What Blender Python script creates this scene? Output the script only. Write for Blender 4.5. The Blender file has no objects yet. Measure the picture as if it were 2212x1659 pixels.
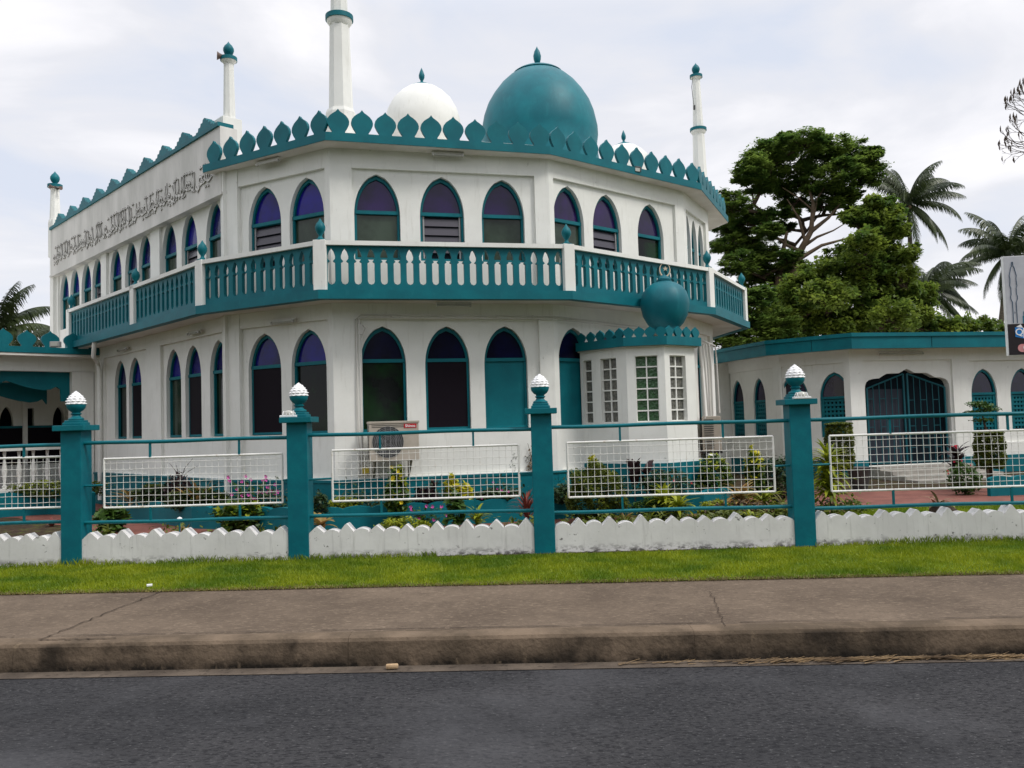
import bpy, bmesh, math, random
import numpy as np
from mathutils import Vector, Matrix, noise as mnoise
from mathutils.geometry import tessellate_polygon
R = math.radians
rng = random.Random(7); nrg = np.random.default_rng(11)
sc = bpy.context.scene; COL = sc.collection

# ------------------------------------------------------------------ camera
F_PX, IMG_W, IMG_H, CAM_H = 1800.0, 2212.0, 1659.0, 1.65
ROLL, PITCH = 0.030, 0.0491
_fw = Vector((0, math.cos(PITCH), math.sin(PITCH))); _up = Vector((0, -math.sin(PITCH), math.cos(PITCH))); _ri = Vector((1, 0, 0))
_r2 = math.cos(ROLL)*_ri - math.sin(ROLL)*_up; _u2 = math.sin(ROLL)*_ri + math.cos(ROLL)*_up
cd = bpy.data.cameras.new('camera'); cam = bpy.data.objects.new('camera', cd); COL.objects.link(cam)
cd.sensor_width = 36; cd.lens = F_PX/IMG_W*36; cd.clip_end = 3000; cd.clip_start = .05
M = Matrix((_r2, _u2, -_fw)).transposed().to_4x4(); M.translation = (0, 0, CAM_H); cam.matrix_world = M
sc.camera = cam
def ray(x, y):
    return (_fw*F_PX + _r2*(x-IMG_W/2) - _u2*(y-IMG_H/2))
def at(x, y, Y):                       # point on the sight line at depth Y
    d = ray(x, y); return d*(Y/d.y) + Vector((0, 0, CAM_H))
def gp(x, y, z=.2):                    # point on the level z
    d = ray(x, y); return d*((z-CAM_H)/d.z) + Vector((0, 0, CAM_H))

# ------------------------------------------------------------------ sky and sun
SUN_EL, SUN_AZ = 52, 118               # azimuth from +Y towards +X
w = bpy.data.worlds.new("World"); sc.world = w; w.use_nodes = True
nt = w.node_tree; nt.nodes.clear()
N = nt.nodes.new; L = nt.links.new
sky = N('ShaderNodeTexSky'); sky.sky_type = 'NISHITA'; sky.sun_disc = False
sky.sun_elevation = R(SUN_EL); sky.sun_rotation = R(SUN_AZ)
b1 = N('ShaderNodeBackground'); b1.inputs[1].default_value = .12; L(sky.outputs[0], b1.inputs[0])
tc = N('ShaderNodeTexCoord'); sep = N('ShaderNodeSeparateXYZ'); L(tc.outputs['Generated'], sep.inputs[0])
mp = N('ShaderNodeMapping'); mp.inputs['Scale'].default_value = (1.2, 1.2, 3.6); mp.inputs['Location'].default_value = (1.7, .4, .2)
L(tc.outputs['Generated'], mp.inputs[0])
n1 = N('ShaderNodeTexNoise'); n1.inputs['Scale'].default_value = 2.1; n1.inputs['Detail'].default_value = 7; n1.inputs['Roughness'].default_value = .52
n1.inputs['Distortion'].default_value = .5
L(mp.outputs[0], n1.inputs[0])
cr = N('ShaderNodeValToRGB'); cr.color_ramp.elements[0].position = .34; cr.color_ramp.elements[0].color = (.69, .735, .84, 1)
cr.color_ramp.elements[1].position = .62; cr.color_ramp.elements[1].color = (.98, .965, .985, 1)
e = cr.color_ramp.elements.new(.48); e.color = (.80, .805, .85, 1)
L(n1.outputs[0], cr.inputs[0])
mr = N('ShaderNodeMapRange'); mr.inputs[1].default_value = .45; mr.inputs[2].default_value = 1.0; mr.inputs[3].default_value = 1.0; mr.inputs[4].default_value = 2.1
L(sep.outputs[2], mr.inputs[0])
b2 = N('ShaderNodeBackground'); L(cr.outputs[0], b2.inputs[0]); L(mr.outputs[0], b2.inputs[1])
mx = N('ShaderNodeMixShader'); mx.inputs[0].default_value = .93
L(b1.outputs[0], mx.inputs[1]); L(b2.outputs[0], mx.inputs[2])
ow = N('ShaderNodeOutputWorld'); L(mx.outputs[0], ow.inputs[0])
sl = bpy.data.lights.new('sun', 'SUN'); sl.energy = 1.9; sl.angle = R(14); sl.color = (1, .96, .90)
so = bpy.data.objects.new('sun', sl); COL.objects.link(so)
a, el = R(SUN_AZ), R(SUN_EL)
sd = Vector((math.sin(a)*math.cos(el), math.cos(a)*math.cos(el), math.sin(el)))
so.rotation_euler = sd.to_track_quat('Z', 'Y').to_euler(); so.location = (8, -6, 20)
sc.view_settings.view_transform = 'Standard'; sc.view_settings.look = 'None'; sc.view_settings.exposure = 0.14

# ------------------------------------------------------------------ materials
def mat(name, col, rough=.6, spec=.4, var=None, scale=4, stretch=None, bump=0, bscale=60, metal=0, detail=6, lo=.4, hi=.65, trans=0):
    m = bpy.data.materials.new(name); m.use_nodes = True; t = m.node_tree; p = t.nodes['Principled BSDF']
    p.inputs['Base Color'].default_value = (*col, 1); p.inputs['Roughness'].default_value = rough
    p.inputs['Specular IOR Level'].default_value = spec; p.inputs['Metallic'].default_value = metal
    c = t.nodes.new('ShaderNodeTexCoord')
    if var:
        mp = t.nodes.new('ShaderNodeMapping'); mp.inputs['Scale'].default_value = stretch or (1, 1, 1); t.links.new(c.outputs['Object'], mp.inputs[0])
        n = t.nodes.new('ShaderNodeTexNoise'); n.inputs['Scale'].default_value = scale; n.inputs['Detail'].default_value = detail; n.inputs['Roughness'].default_value = .62
        t.links.new(mp.outputs[0], n.inputs[0])
        r = t.nodes.new('ShaderNodeValToRGB'); r.color_ramp.elements[0].position = lo; r.color_ramp.elements[1].position = hi
        r.color_ramp.elements[0].color = (*var, 1); r.color_ramp.elements[1].color = (*col, 1)
        t.links.new(n.outputs[0], r.inputs[0]); t.links.new(r.outputs[0], p.inputs['Base Color'])
        m['ramp'] = r.name
    if bump:
        n = t.nodes.new('ShaderNodeTexNoise'); n.inputs['Scale'].default_value = bscale; n.inputs['Detail'].default_value = 5
        t.links.new(c.outputs['Object'], n.inputs[0])
        b = t.nodes.new('ShaderNodeBump'); b.inputs['Strength'].default_value = bump; b.inputs['Distance'].default_value = .02
        t.links.new(n.outputs[0], b.inputs['Height']); t.links.new(b.outputs[0], p.inputs['Normal'])
    if trans:
        tr = t.nodes.new('ShaderNodeBsdfTranslucent'); s = t.nodes.new('ShaderNodeMixShader'); s.inputs[0].default_value = trans
        src = p.inputs['Base Color'].links[0].from_socket if p.inputs['Base Color'].links else None
        if src: t.links.new(src, tr.inputs[0])
        else: tr.inputs[0].default_value = (*col, 1)
        t.links.new(p.outputs[0], s.inputs[1]); t.links.new(tr.outputs[0], s.inputs[2]); t.links.new(s.outputs[0], t.nodes['Material Output'].inputs[0])
    return m
def overlay(m, col, scale, lo, hi, stretch=(1, 1, 1), zfade=None, seed=0, kind='noise', fac=1.0):
    """stains laid over the base colour; zfade=(z0,z1) keeps them near z0 (splash dirt)"""
    t = m.node_tree; p = t.nodes['Principled BSDF']; inp = p.inputs['Base Color']
    c = t.nodes.new('ShaderNodeTexCoord'); mp = t.nodes.new('ShaderNodeMapping'); mp.inputs['Scale'].default_value = stretch; mp.inputs['Location'].default_value = (seed, seed*1.3, seed*.7)
    t.links.new(c.outputs['Object'], mp.inputs[0])
    if kind == 'noise':
        n = t.nodes.new('ShaderNodeTexNoise'); n.inputs['Scale'].default_value = scale; n.inputs['Detail'].default_value = 8; n.inputs['Roughness'].default_value = .65
    else:
        n = t.nodes.new('ShaderNodeTexVoronoi'); n.feature = 'DISTANCE_TO_EDGE'; n.inputs['Scale'].default_value = scale
    t.links.new(mp.outputs[0], n.inputs[0])
    r = t.nodes.new('ShaderNodeMapRange'); r.inputs[1].default_value = lo; r.inputs[2].default_value = hi; r.inputs[4].default_value = fac
    if kind != 'noise': r.inputs[3].default_value = fac; r.inputs[4].default_value = 0
    t.links.new(n.outputs[0], r.inputs[0]); f = r.outputs[0]
    if zfade:
        g = t.nodes.new('ShaderNodeNewGeometry'); s = t.nodes.new('ShaderNodeSeparateXYZ'); t.links.new(g.outputs['Position'], s.inputs[0])
        q = t.nodes.new('ShaderNodeMapRange'); q.inputs[1].default_value = zfade[0]; q.inputs[2].default_value = zfade[1]; q.inputs[3].default_value = 1; q.inputs[4].default_value = 0
        t.links.new(s.outputs[2], q.inputs[0]); mu = t.nodes.new('ShaderNodeMath'); mu.operation = 'MULTIPLY'
        t.links.new(f, mu.inputs[0]); t.links.new(q.outputs[0], mu.inputs[1]); f = mu.outputs[0]
    x = t.nodes.new('ShaderNodeMix'); x.data_type = 'RGBA'; t.links.new(f, x.inputs[0])
    if inp.links: t.links.new(inp.links[0].from_socket, x.inputs[6])
    else: x.inputs[6].default_value = inp.default_value
    x.inputs[7].default_value = (*col, 1); t.links.new(x.outputs[2], inp)
    return m

WHITE = (.80, .80, .76); TEAL = (.001, .140, .170)
m_white = overlay(overlay(mat('white_wall_paint', WHITE, .75, .15, var=(.73, .73, .69), scale=1.3, bump=.12, bscale=90), (.40, .38, .32), 5, .56, .78, (3, 3, .35), fac=.35), (.16, .15, .12), 9, .66, .78, (1.2, 1.2, .8), seed=4, fac=.5)
m_soffit = mat('soffit_paint', (.72, .70, .66), .8, .2, var=(.58, .55, .50), scale=1.1)
m_whited = overlay(mat('weathered_white_paint', (.70, .68, .65), .75, .2, var=(.55, .54, .51), scale=1.0, stretch=(2, 2, .5)), (.16, .15, .13), 7, .62, .76, (5, 5, .35), fac=.6)
m_teal = overlay(mat('teal_paint', TEAL, .5, .22, var=(.001, .110, .138), scale=2.5, bump=.10, bscale=70), (.02, .19, .22), 6, .58, .76, (2, 2, .6), fac=.4)
m_teald = overlay(mat('teal_dome_paint', (.001, .150, .184), .5, .28, var=(.001, .108, .14), scale=1.5, bump=.06, bscale=6), (.02, .21, .24), 2.2, .55, .75, (3, 3, .8), fac=.4)
m_tealp = overlay(mat('teal_post_paint', (.001, .138, .170), .5, .22, var=(.001, .105, .14), scale=5, bump=.06, bscale=40), (.002, .035, .04), 9, .58, .70, zfade=(.2, .55), fac=.7)
m_low = overlay(overlay(mat('whitewashed_concrete', (.70, .69, .68), .85, .15, var=(.60, .59, .58), scale=2, bump=.10, bscale=14), (.035, .03, .03), 11, .46, .58, (1, 1, 1.8), zfade=(.21, .31), fac=1),
                (.08, .075, .07), 13, .63, .68, (1, 1, 1.2), fac=.85)
overlay(m_low, (.33, .32, .31), 4, .55, .72, (6, 6, .5), fac=.5)
m_wire = mat('white_wire_paint', (.74, .73, .70), .5, .3, var=(.50, .42, .33), scale=9, lo=.3, hi=.42)
m_gblue = mat('blue_stained_glass', (.012, .010, .24), .10, .25, var=(.009, .009, .06), scale=1.1)
m_gdark = mat('dark_glass_green_reflection', (.005, .036, .007), .08, .2, var=(.004, .006, .006), scale=1.3, lo=.45, hi=.7)  # green patches imitate reflected trees, painted into the pane colour
m_gblack = mat('black_screen_mesh', (.009, .006, .010), .55, .08)
m_ggrey = mat('glass_grey_green_reflection', (.042, .064, .045), .10, .35, var=(.010, .018, .011), scale=1.6, lo=.36, hi=.66)  # mottled grey-green reflection put into the base colour of the panes
m_louv = mat('louvre_glass', (.050, .045, .060), .22, .5)
m_gpurp = mat('purple_glass', (.016, .008, .045), .10, .5, var=(.006, .004, .014), scale=1.5)
m_gpur2 = mat('violet_stained_glass', (.026, .010, .085), .10, .35, var=(.012, .008, .035), scale=1.5)
m_gnavy = mat('navy_stained_glass', (.006, .007, .042), .10, .2, var=(.005, .005, .016), scale=1.5)
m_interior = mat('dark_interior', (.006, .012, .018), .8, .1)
m_blockg = mat('green_glass_block', (.045, .13, .05), .15, .7, var=(.02, .06, .02), scale=30, bump=.9, bscale=25)
m_blockc = mat('clear_glass_block', (.16, .155, .13), .15, .7, var=(.07, .07, .06), scale=24, bump=.9, bscale=25)
m_beige = mat('beige_sheet_metal', (.44, .39, .33), .45, .4, var=(.38, .34, .28), scale=5)
m_dgrey = mat('dark_grey_metal', (.045, .045, .045), .5, .4)
m_grey = mat('grey_plastic', (.30, .30, .30), .5, .4)
m_rusty = mat('weathered_horn', (.13, .09, .075), .6, .3)
m_red = mat('red_badge', (.45, .012, .02), .4, .4)
m_pwhite = mat('plain_white', (.8, .8, .8), .5, .3)
m_lamp = mat('lamp_glass', (.42, .42, .38), .15, .6)
m_yel = mat('yellow_tag', (.55, .42, .05), .5, .3)
m_gold = mat('pale_crescent', (.62, .50, .36), .4, .5)
m_ink = mat('dark_relief_edge', (.075, .07, .06), .8, .1)
def addwet(): pass
m_asph = overlay(overlay(overlay(mat('asphalt', (.047, .046, .048), .85, .12, var=(.030, .030, .032), scale=.9, stretch=(.5, 1, 1), bump=.6, bscale=45), (.012, .012, .014), 48, .50, .58, (.5, 1, 1), seed=3, fac=.75), (.16, .16, .16), 60, .58, .66, (.55, 1, 1), fac=.5), (.080, .080, .085), .8, .5, .7, seed=7, fac=.45)
m_conc = overlay(overlay(overlay(mat('footpath_concrete', (.160, .122, .090), .92, .1, var=(.098, .074, .055), scale=1.3, bump=.5, bscale=40, lo=.35, hi=.7), (.30, .235, .17), 42, .54, .68, (.5, 1, 1), fac=.5), (.055, .042, .032), 38, .54, .68, (.5, 1, 1), seed=5, fac=.5), (.055, .042, .032), 1.3, .55, .72, seed=9, fac=.5)
m_kerb = overlay(overlay(overlay(mat('stained_kerb_concrete', (.175, .130, .092), .92, .1, var=(.090, .068, .048), scale=2.0, bump=.5, bscale=30, lo=.40, hi=.62), (.010, .009, .008), 5, .30, .55, zfade=(.02, .10), fac=.95), (.24, .18, .12), 18, .60, .74, (1, 1, .5), fac=.5), (.018, .015, .012), 1.7, .50, .64, (1, 1, .6), zfade=(.17, .20), seed=2, fac=.8)
m_gut = overlay(mat('gutter_concrete', (.125, .10, .078), .92, .1, var=(.075, .06, .048), scale=3, bump=.4, bscale=50), (.03, .025, .02), 14, .54, .66, fac=.6)
m_soil = overlay(mat('garden_soil', (.075, .050, .034), .95, .1, var=(.035, .025, .018), scale=8, bump=1, bscale=25), (.09, .12, .02), 6, .52, .66, fac=.7)
m_turf = mat('turf_base', (.13, .19, .016), .9, .1, var=(.055, .10, .010), scale=6, bump=.8, bscale=60)
m_field = mat('field_grass', (.07, .12, .02), .95, .1, var=(.045, .075, .012), scale=.6)
m_path = overlay(mat('red_oxide_concrete', (.22, .085, .062), .7, .25, var=(.15, .055, .042), scale=3, bump=.2), (.07, .045, .035), 8, .58, .7, fac=.6)
m_step = mat('pale_step_concrete', (.38, .36, .32), .8, .2, var=(.30, .28, .25), scale=5, bump=.3)
def leafm(n, a, b, tr=.25, rough=.5, scale=3.0): return mat(n, a, rough, .35, var=b, scale=scale, trans=tr, lo=.38, hi=.62)
m_grass = leafm('grass_blades', (.28, .33, .014), (.10, .18, .008), .35, scale=1.6)
m_grassd = leafm('dry_grass', (.24, .20, .06), (.14, .12, .04), .3)
m_tree = leafm('feathery_tree_leaves', (.175, .250, .045), (.055, .115, .024), .55, scale=1.4)
m_tree2 = leafm('broad_tree_leaves', (.205, .265, .038), (.065, .125, .022), .55, scale=1.4)
m_palm = leafm('palm_leaflets', (.075, .098, .034), (.028, .045, .018), .3, rough=.4, scale=.8)
m_bark = mat('bark', (.085, .060, .042), .9, .1, var=(.045, .033, .024), scale=4, bump=.6, bscale=12)
m_pbark = mat('palm_bark', (.15, .125, .10), .9, .1, var=(.08, .065, .05), scale=5, stretch=(1, 1, 4), bump=.4)
m_twig = mat('twig', (.075, .055, .04), .9, .1)
m_hedge = leafm('clipped_hedge_leaves', (.15, .175, .018), (.045, .075, .012), .3, scale=9)
m_yg = leafm('yellow_green_leaves', (.36, .38, .022), (.14, .20, .015), .3, scale=10)
m_yel2 = leafm('golden_leaves', (.62, .52, .03), (.34, .38, .02), .3, scale=10)
m_gr = leafm('mid_green_leaves', (.075, .150, .022), (.030, .070, .012), .25, scale=10)
m_dg = leafm('dark_green_leaves', (.050, .095, .028), (.018, .036, .014), .15, scale=10)
m_dp = leafm('dark_purple_leaves', (.055, .028, .030), (.022, .012, .016), .15, scale=10)
m_or = leafm('orange_bromeliad_leaves', (.34, .17, .06), (.22, .20, .05), .2, scale=14)
m_rd = leafm('red_leaves', (.24, .05, .035), (.12, .03, .02), .2, scale=12)
m_pk = mat('pink_petals', (.62, .09, .38), .6, .2)
m_rf = mat('red_petals', (.55, .02, .05), .6, .2)
m_yf = mat('yellow_petals', (.75, .58, .03), .6, .2)
m_dry = leafm('dry_leaves', (.28, .19, .10), (.09, .06, .035), .1)

# ------------------------------------------------------------------ helpers
def link(me, name, m, parent=None, origin=None, smooth=None):
    ms = m if isinstance(m, (list, tuple)) else [m]
    for x in ms: me.materials.append(x)
    if smooth is not None:
        me.polygons.foreach_set('use_smooth', [True]*len(me.polygons)); me.set_sharp_from_angle(angle=R(smooth))
    o = bpy.data.objects.new(name, me); COL.objects.link(o)
    if parent is not None: o.parent = parent
    return o
def tag(o, label, cat, group=None, kind=None):
    o['label'] = label; o['category'] = cat
    if group: o['group'] = group
    if kind: o['kind'] = kind
    return o
def structure(o): o['kind'] = 'structure'; return o
def thing(name, label, cat, loc=(0, 0, 0), group=None):
    o = bpy.data.objects.new(name, None); o.empty_display_size = .2; COL.objects.link(o); o.location = loc
    return tag(o, label, cat, group)
class MB:
    """collects shapes in world space and links them as ONE mesh object"""
    def __init__(s): s.v = []; s.f = []; s.mi = []
    def add(s, vs, fs, mi=0):
        n = len(s.v); s.v += [tuple(v) for v in vs]; s.f += [tuple(n+i for i in f) for f in fs]; s.mi += [mi]*len(fs); return s
    def box(s, c, size, rz=0, mi=0, bev=0, X=None):
        bm = bmesh.new(); bmesh.ops.create_cube(bm, size=1); bmesh.ops.scale(bm, vec=size, verts=bm.verts)
        if bev: bmesh.ops.bevel(bm, geom=bm.edges[:], offset=bev, segments=2, affect='EDGES', profile=.6)
        T = (X if X is not None else Matrix.Rotation(rz, 4, 'Z')).copy(); 
        if X is None: T = Matrix.Translation(c) @ T
        else: T = X @ Matrix.Translation(c)
        bm.verts.ensure_lookup_table(); bm.verts.index_update()
        s.add([T @ v.co for v in bm.verts], [[v.index for v in f.verts] for f in bm.faces], mi); bm.free(); return s
    def tube(s, pts, r, n=6, mi=0, cap=True):
        pts = [Vector(p) for p in pts]; rs = r if isinstance(r, (list, tuple)) else [r]*len(pts); rings = []; vs = []; fs = []
        pu = None
        for i, p in enumerate(pts):
            d = (pts[min(i+1, len(pts)-1)]-pts[max(i-1, 0)])
            if d.length < 1e-9: d = Vector((0, 0, 1))
            d.normalize()
            if pu is None: pu = d.orthogonal().normalized()
            else:
                pu = pu - d*pu.dot(d)
                pu = pu.normalized() if pu.length > 1e-6 else d.orthogonal().normalized()
            w_ = d.cross(pu)
            for k in range(n):
                an = 2*math.pi*k/n; vs.append(p + (pu*math.cos(an)+w_*math.sin(an))*rs[i])
        for i in range(len(pts)-1):
            for k in range(n): fs.append((i*n+k, i*n+(k+1) % n, (i+1)*n+(k+1) % n, (i+1)*n+k))
        if cap: fs.append(tuple(range(n-1, -1, -1))); fs.append(tuple((len(pts)-1)*n+k for k in range(n)))
        return s.add(vs, fs, mi)
    def lathe(s, c, prof, n=24, mi=0, rot=0, wob=None):
        vs = []; fs = []
        for i, (r, z) in enumerate(prof):
            for k in range(n):
                an = 2*math.pi*k/n+rot; rr = r*(wob(i, k) if wob else 1)
                vs.append((c[0]+rr*math.cos(an), c[1]+rr*math.sin(an), c[2]+z))
        for i in range(len(prof)-1):
            for k in range(n): fs.append((i*n+k, i*n+(k+1) % n, (i+1)*n+(k+1) % n, (i+1)*n+k))
        fs.append(tuple(range(n-1, -1, -1))); fs.append(tuple((len(prof)-1)*n+k for k in range(n)))
        return s.add(vs, fs, mi)
    def plate(s, outer, holes, w0, w1, X, mi=0):
        """prism of a 2-D outline (u,v) with holes between w0 and w1 along the frame's normal"""
        loops = [outer]+list(holes); flat = [p for l in loops for p in l]
        tris = tessellate_polygon([[Vector((p[0], p[1], 0)) for p in l] for l in loops]); n = len(flat)
        vs = [X @ Vector((p[0], p[1], w1)) for p in flat]+[X @ Vector((p[0], p[1], w0)) for p in flat]; fs = []
        for t in tris:
            a, b, c = (flat[i] for i in t)
            ar = (b[0]-a[0])*(c[1]-a[1])-(b[1]-a[1])*(c[0]-a[0])
            if abs(ar) < 1e-12: continue
            t = tuple(t) if ar > 0 else tuple(reversed(t))
            fs.append(t); fs.append(tuple(i+n for i in reversed(t)))
        o = 0
        for li, l in enumerate(loops):
            ar = sum(l[i-1][0]*l[i][1]-l[i][0]*l[i-1][1] for i in range(len(l)))
            flip = (ar > 0) == (li == 0)
            for i in range(len(l)):
                a, b = o+i, o+(i+1) % len(l)
                fs.append((a, a+n, b+n, b) if flip else (b, b+n, a+n, a))
            o += len(l)
        return s.add(vs, fs, mi)
    def build(s, name, m, parent=None, smooth=None, loc=None):
        me = bpy.data.meshes.new(name)
        off = Vector((0, 0, 0)); q = parent
        while q is not None: off += q.location; q = q.parent
        if loc is not None: off = Vector(loc)
        vs = [(v[0]-off.x, v[1]-off.y, v[2]-off.z) for v in s.v] if off.length else s.v
        me.from_pydata(vs, [], s.f)
        if any(s.mi): me.polygons.foreach_set('material_index', s.mi)
        me.update(); o = link(me, name, m, parent, smooth=smooth)
        if loc is not None: o.location = loc
        return o
def frame(A, B, z=0):
    """frame whose u runs A->B, v is up and w points towards the street side (right-hand of A->B)"""
    A = Vector((A[0], A[1], 0)); B = Vector((B[0], B[1], 0)); u = (B-A).normalized(); nrm = Vector((u.y, -u.x, 0))
    X = Matrix((u, Vector((0, 0, 1)), nrm)).transposed().to_4x4(); X.translation = (A.x, A.y, z); return X
def ln(A, B): return math.hypot(B[0]-A[0], B[1]-A[1])
def lerp2(A, B, t): return (A[0]+(B[0]-A[0])*t, A[1]+(B[1]-A[1])*t)
def offs(P, d):
    P = [Vector((p[0], p[1])) for p in P]; n = []
    for a, b in zip(P, P[1:]):
        v = (b-a).normalized(); n.append(Vector((-v.y, v.x)))
    out = [P[0]+n[0]*d]
    for i in range(1, len(P)-1):
        q = (n[i-1]+n[i]).normalized(); out.append(P[i]+q*(d/q.dot(n[i])))
    out.append(P[-1]+n[-1]*d); return [tuple(p) for p in out]
def rect(u0, u1, v0, v1): return [(u0, v0), (u1, v0), (u1, v1), (u0, v1)]
def arch(uc, w_, v0, vs, vt, n=11, k=.62):
    a = w_/2; pts = [(uc-a, v0), (uc+a, v0)]
    for i in range(n+1):
        q = i/n; pts.append((uc+a*(1-q**2.2)**k if i < n else uc, vs+(vt-vs)*q))
    for i in range(n-1, -1, -1):
        q = i/n; pts.append((uc-a*(1-q**2.2)**k, vs+(vt-vs)*q))
    return pts
def text_mesh(s, size, name, m, parent, X, ext=.002):
    cu = bpy.data.curves.new('t', 'FONT'); cu.body = s; cu.size = size; cu.extrude = ext; cu.offset = size*.012; cu.align_x = 'CENTER'; cu.align_y = 'CENTER'
    o = bpy.data.objects.new('t', cu); COL.objects.link(o); bpy.context.view_layer.update()
    me = bpy.data.meshes.new_from_object(o.evaluated_get(bpy.context.evaluated_depsgraph_get())); bpy.data.objects.remove(o)
    off = Vector((0, 0, 0)); q = parent
    while q is not None: off += q.location; q = q.parent
    me.transform(Matrix.Translation(-off) @ X); me.materials.clear(); return link(me, name, m, parent)

# ================================================================== THE GROUND
def kY(x): return 5.84-.042*x          # kerb face line
def gY(x): return 7.66-.050*x          # footpath / verge
def fY(x): return 9.37-.0217*x         # fence face line
def sheet(name, pts, z, m):
    b = MB(); b.add([(p[0], p[1], z) for p in pts], [tuple(range(len(pts)))]); return structure(b.build(name, m))
XL, XR = -60, 60
sheet('ground', [(-500, kY(-500)+.1), (500, kY(500)+.1), (500, 900), (-500, 900)], .150, m_field)
sheet('far_ground', [(-500, -500), (500, -500), (500, kY(500)), (-500, kY(-500))], -.02, m_field)
sheet('road', [(XL, -9), (XR, -9), (XR, kY(XR)-.13), (XL, kY(XL)-.13)], 0.0, m_asph)
sheet('gutter', [(XL, kY(XL)-.15), (XR, kY(XR)-.15), (XR, kY(XR)+.05), (XL, kY(XL)+.05)], .005, m_gut)
# kerb: rounded profile in short cast lengths
b = MB(); prof = [(0.0, 0), (.012, .10), (.02, .17), (.035, .192), (.06, .2), (.17, .203), (.17, .05)]
x = -30.0
while x < 30:
    x2 = x+2.4; j = .004*math.sin(x*7.3)
    vs = []; g = .0012
    for xx in (x+g, x2-g):
        for (py, pz) in prof: vs.append((xx, kY(xx)+py+j, pz))
    n = len(prof); fs = [(i, i+1, n+i+1, n+i) for i in range(n-1)]+[tuple(range(n)), tuple(range(2*n-1, n-1, -1))]
    b.add(vs, fs); x = x2
structure(b.build('kerb', m_kerb))
# footpath slab grid with gentle unevenness
b = MB(); nx, ny = 160, 8; vs = []
for i in range(nx+1):
    X_ = -20+40*i/nx
    for j in range(ny+1):
        y0, y1 = kY(X_)+.172, gY(X_)+.02; Y_ = y0+(y1-y0)*j/ny
        vs.append((X_, Y_, .200+.006*mnoise.noise(Vector((X_*.7, Y_*1.3, 0)))))
b.add(vs, [(i*(ny+1)+j, (i+1)*(ny+1)+j, (i+1)*(ny+1)+j+1, i*(ny+1)+j+1) for i in range(nx) for j in range(ny)])
structure(b.build('footpath', m_conc, smooth=60))
# joints cut into the footpath, filled with dirt
m_joint = mat('joint_dirt', (.045, .035, .028), .95, .05)
b = MB()
def crack(p, q, wd, seed, jag=.03, n=26):
    rr = random.Random(seed); P = []
    for i in range(n+1):
        t = i/n; x = p[0]+(q[0]-p[0])*t; y = p[1]+(q[1]-p[1])*t
        P.append((x+rr.uniform(-jag, jag), y+rr.uniform(-jag, jag)*.6))
    for i in range(n):
        a_, c_ = Vector((*P[i], .2085)), Vector((*P[i+1], .2085)); d = (c_-a_).normalized(); s_ = Vector((-d.y, d.x, 0))*wd*rr.uniform(.5, 1.2)
        b.add([a_-s_, c_-s_, c_+s_, a_+s_], [(0, 1, 2, 3)])
for (x0, y0, x1, y1, wd, sd_) in ((85, 1384, 350, 1278, .006, 1), (85, 1384, 250, 1381, .006, 2), (1535, 1280, 1565, 1355, .003, 3)):
    crack(gp(x0, y0), gp(x1, y1), wd, sd_, jag=.016)
xx = -12
while xx < 12:
    crack((xx, kY(xx)+.215), (xx+.9, kY(xx+.9)+.213), .005, int(xx*10), .006, 8); xx += rng.uniform(.9, 1.4)
structure(b.build('footpath_joint', m_joint))
# verge
sheet('verge', [(-20, gY(-20)-.01), (20, gY(20)-.01), (20, fY(20)+.3), (-20, fY(-20)+.3)], .209, m_turf)
sheet('garden_bed_soil', [(-25, fY(-25)+.25), (25, fY(25)+.25), (25, 40), (-25, 40)], .196, m_soil)
sheet('red_path', [(-14, 17.5), (-9.3, 15.6), (-5.2, 11.75), (-2.9, 10.95), (1.3, 11.9), (3.6, 13.0), (6, 13.25), (18, 13.0), (18, 15.9), (9, 15.9), (5.5, 16.2), (2, 15), (-3, 13.5), (-9, 19)], .2005, m_path)
sheet('garden_lawn', [(3.75, 10.0), (18, 9.6), (18, 12.9), (6, 13.0), (4.4, 12.6)], .2015, m_turf)

b = MB(); ed = [(-.95+4.3*i/60, fY(-.95+4.3*i/60)-.055-.03*mnoise.noise(Vector((i*.35, 2, 0)))) for i in range(61)]
b.add([(x_, y_, .2125) for x_, y_ in ed]+[(x_, fY(x_)+.1, .2125) for x_, y_ in ed[::-1]], [tuple(range(122))]); structure(b.build('bare_soil_strip', mat('bare_dark_soil', (.10, .075, .06), .95, .05, var=(.022, .018, .015), scale=14, bump=.8, bscale=30)))
def blades(name, xs, ys, z0, h, wd, m, lean=.5):
    n = len(xs); an = nrg.uniform(0, 2*np.pi, n); hh = h*nrg.uniform(.5, 1.3, n); ln_ = nrg.uniform(0, lean, n)*hh; la = nrg.uniform(0, 2*np.pi, n)
    ww = wd*nrg.uniform(.6, 1.3, n); dx, dy = np.cos(an)*ww, np.sin(an)*ww; tx, ty = np.cos(la)*ln_, np.sin(la)*ln_
    z0 = np.broadcast_to(z0, (n,))
    V = np.empty((n, 4, 3)); 
    V[:, 0] = np.stack([xs-dx, ys-dy, z0], 1); V[:, 1] = np.stack([xs+dx, ys+dy, z0], 1)
    V[:, 2] = np.stack([xs+dx*.6+tx*.45, ys+dy*.6+ty*.45, z0+hh*.6], 1); V[:, 3] = np.stack([xs+tx, ys+ty, z0+hh], 1)
    return quads(name, V.reshape(-1, 3), n, m)
def quads(name, V, n, m, parent=None):
    me = bpy.data.meshes.new(name); me.vertices.add(n*4); me.vertices.foreach_set('co', np.ascontiguousarray(V, dtype=np.float32).ravel())
    me.loops.add(n*4); me.loops.foreach_set('vertex_index', np.arange(n*4, dtype=np.int32))
    me.polygons.add(n); me.polygons.foreach_set('loop_start', np.arange(0, n*4, 4, dtype=np.int32)); me.update(calc_edges=True)
    return link(me, name, m, parent)
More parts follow.
